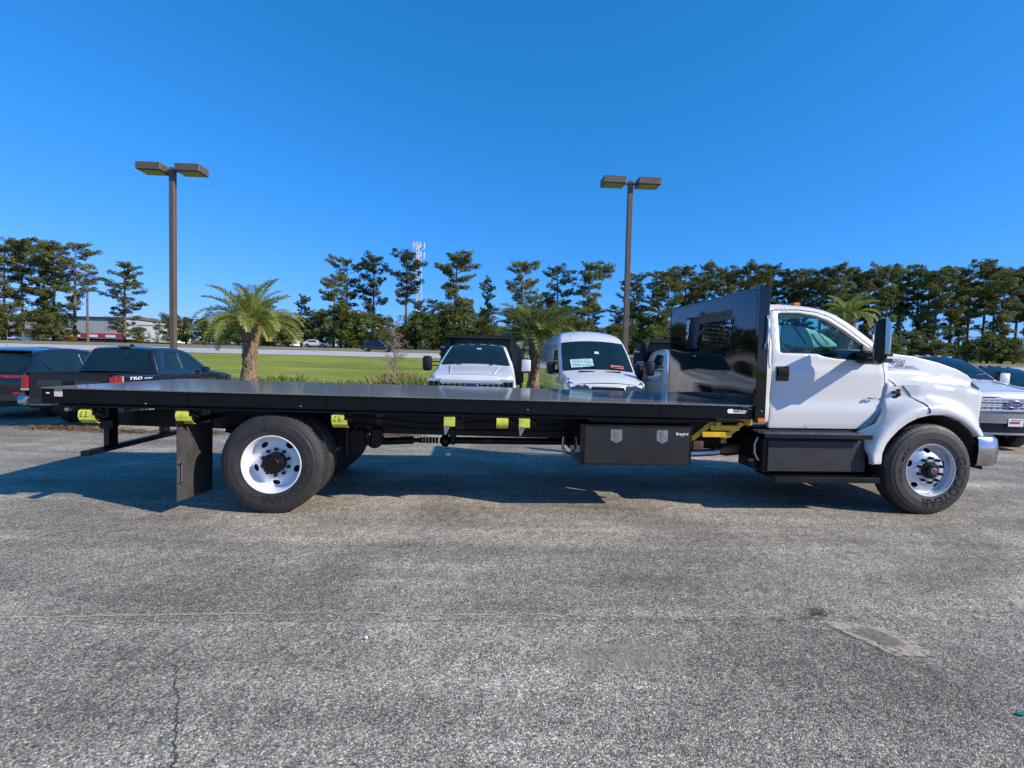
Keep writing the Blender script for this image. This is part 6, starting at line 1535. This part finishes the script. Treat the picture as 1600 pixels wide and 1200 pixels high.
# lattice antenna tower
tx, ty = X(651, 150), 150; zt = 38.0 - H(tx, ty)
r = empty('antenna_tower', (tx, ty, H(tx, ty)), .3, 'white lattice antenna tower rising behind the middle pines', 'tower')
zt = 29.8
for k in range(3):
    a = 2 * PI * k / 3; m = MB(); m.tube([(math.cos(a) * 1.5, math.sin(a) * 1.5, 0), (math.cos(a) * .55, math.sin(a) * .55, zt)], .10, 5); m.build('tower_leg', M['tower'], r)
m = MB()
for i in range(22):
    z0, z1 = zt * i / 22, zt * (i + 1) / 22; r0, r1 = lerp(1.5, .55, i / 22), lerp(1.5, .55, (i + 1) / 22)
    for k in range(3):
        a, b = 2 * PI * k / 3, 2 * PI * (k + 1) / 3
        m.tube([(math.cos(a) * r0, math.sin(a) * r0, z0), (math.cos(b) * r1, math.sin(b) * r1, z1)], .05, 3); m.tube([(math.cos(a) * r1, math.sin(a) * r1, z1), (math.cos(b) * r1, math.sin(b) * r1, z1)], .05, 3)
tag(m.build('lattice', M['tower'], r), kind='stuff')
for z in (zt - .6, zt - 3.4):
    for k in range(3):
        a = 2 * PI * k / 3 + .5; m = MB(); m.box(-1.1, 1.1, 1.25, 1.35, z - .1, z + .1, 0, Matrix.Rotation(a, 4, 'Z')); m.box(-.05, .05, .4, 1.25, z - .05, z + .05, 0, Matrix.Rotation(a, 4, 'Z')); mo = m.build('antenna_mount', M['tower'], r)
        for u in (-1.0, 0, 1.0):
            m = MB(); m.box(u - .18, u + .18, 1.4, 1.6, z - .9, z + .9, .04, Matrix.Rotation(a, 4, 'Z')); m.build('antenna_panel', M['whitewall'], mo)
def far_car(x, y, rz, mat, label, h=1.5, L=4.6, cat='car'):
    r = empty('passing_car', (x, y, H(x, y) + .04), rz, label, cat)
    top = [(-.05, .35), (0, .6), (-.15, .85), (-L * .25, .98), (-L * .40, h - .08), (-L * .5, h), (-L * .75, h - .02), (-L * .93, 1.0), (-L, .9), (-L + .02, .35)]
    W = lambda x_, z_: interp([(.3, .85), (.8, .9), (1.0, .86), (h, .65)], z_)
    shell(r, top, .35, [(-.85, .34, .38), (-L + .85, .34, .38)], W, mat, [[(-L * .40, 1.0, .05), (-L * .47, h - .12, .05), (-L * .74, h - .13, .05), (-L * .84, 1.0, .05)]],
          [(0, 3, 'hood', mat, .05, .03, 4), (3, 5, 'windshield', M['darkglass'], .06, .02, 4), (5, 6, 'roof', mat, .05, .02, 4), (6, 7, 'rear_window', M['darkglass'], .06, .02, 4), (7, 9, 'boot', mat, .05, .02, 4)], grid=.3)
    for s in (-1, 1):
        for xx in (-.85, -L + .85): car_wheel(r, (xx, s * .86, .33), .33, .2, M['steel'], s)
    return r
far_car(X(612, 79) , 79.5, 0, M['navy'], 'dark car driving along the far road left of the sapling', 1.75, 4.9)
far_car(X(512, 98) , 98, 0, M['white2'], 'small white car parked beyond the far road between palm and middle pines')
far_car(X(430, 104), 104, 0, M['white2'], 'white car parked beside the small pale building')
r = empty('service_truck', (X(820, 86), 86, H(0, 86)), 0, 'small parked service truck with red top glimpsed between the dump truck and the van', 'truck')
m = MB(); m.box(-1.6, 1.6, 0, 1.8, .9, 2.4, .03); m.build('body', M['grey'], r)
m = MB(); m.box(-.9, .7, .2, 1.6, 2.45, 2.95, .05); m.build('top_unit', M['redstripe'], r)
for x in (-1.0, 1.0):
    o = car_wheel(r, (x, 0, .45), .45, .3, M['steel'], -1)
m = MB(); m.box(-1.5, 1.5, .1, 1.7, .55, .89, .02); m.build('chassis', M['satin'], r)
for x in (-.3, .3):
    m = MB(); m.tube([(x, .8, 2.95), (x, .8, 4.6)], .06, 6); m.build('mast', M['whitewall'], r)
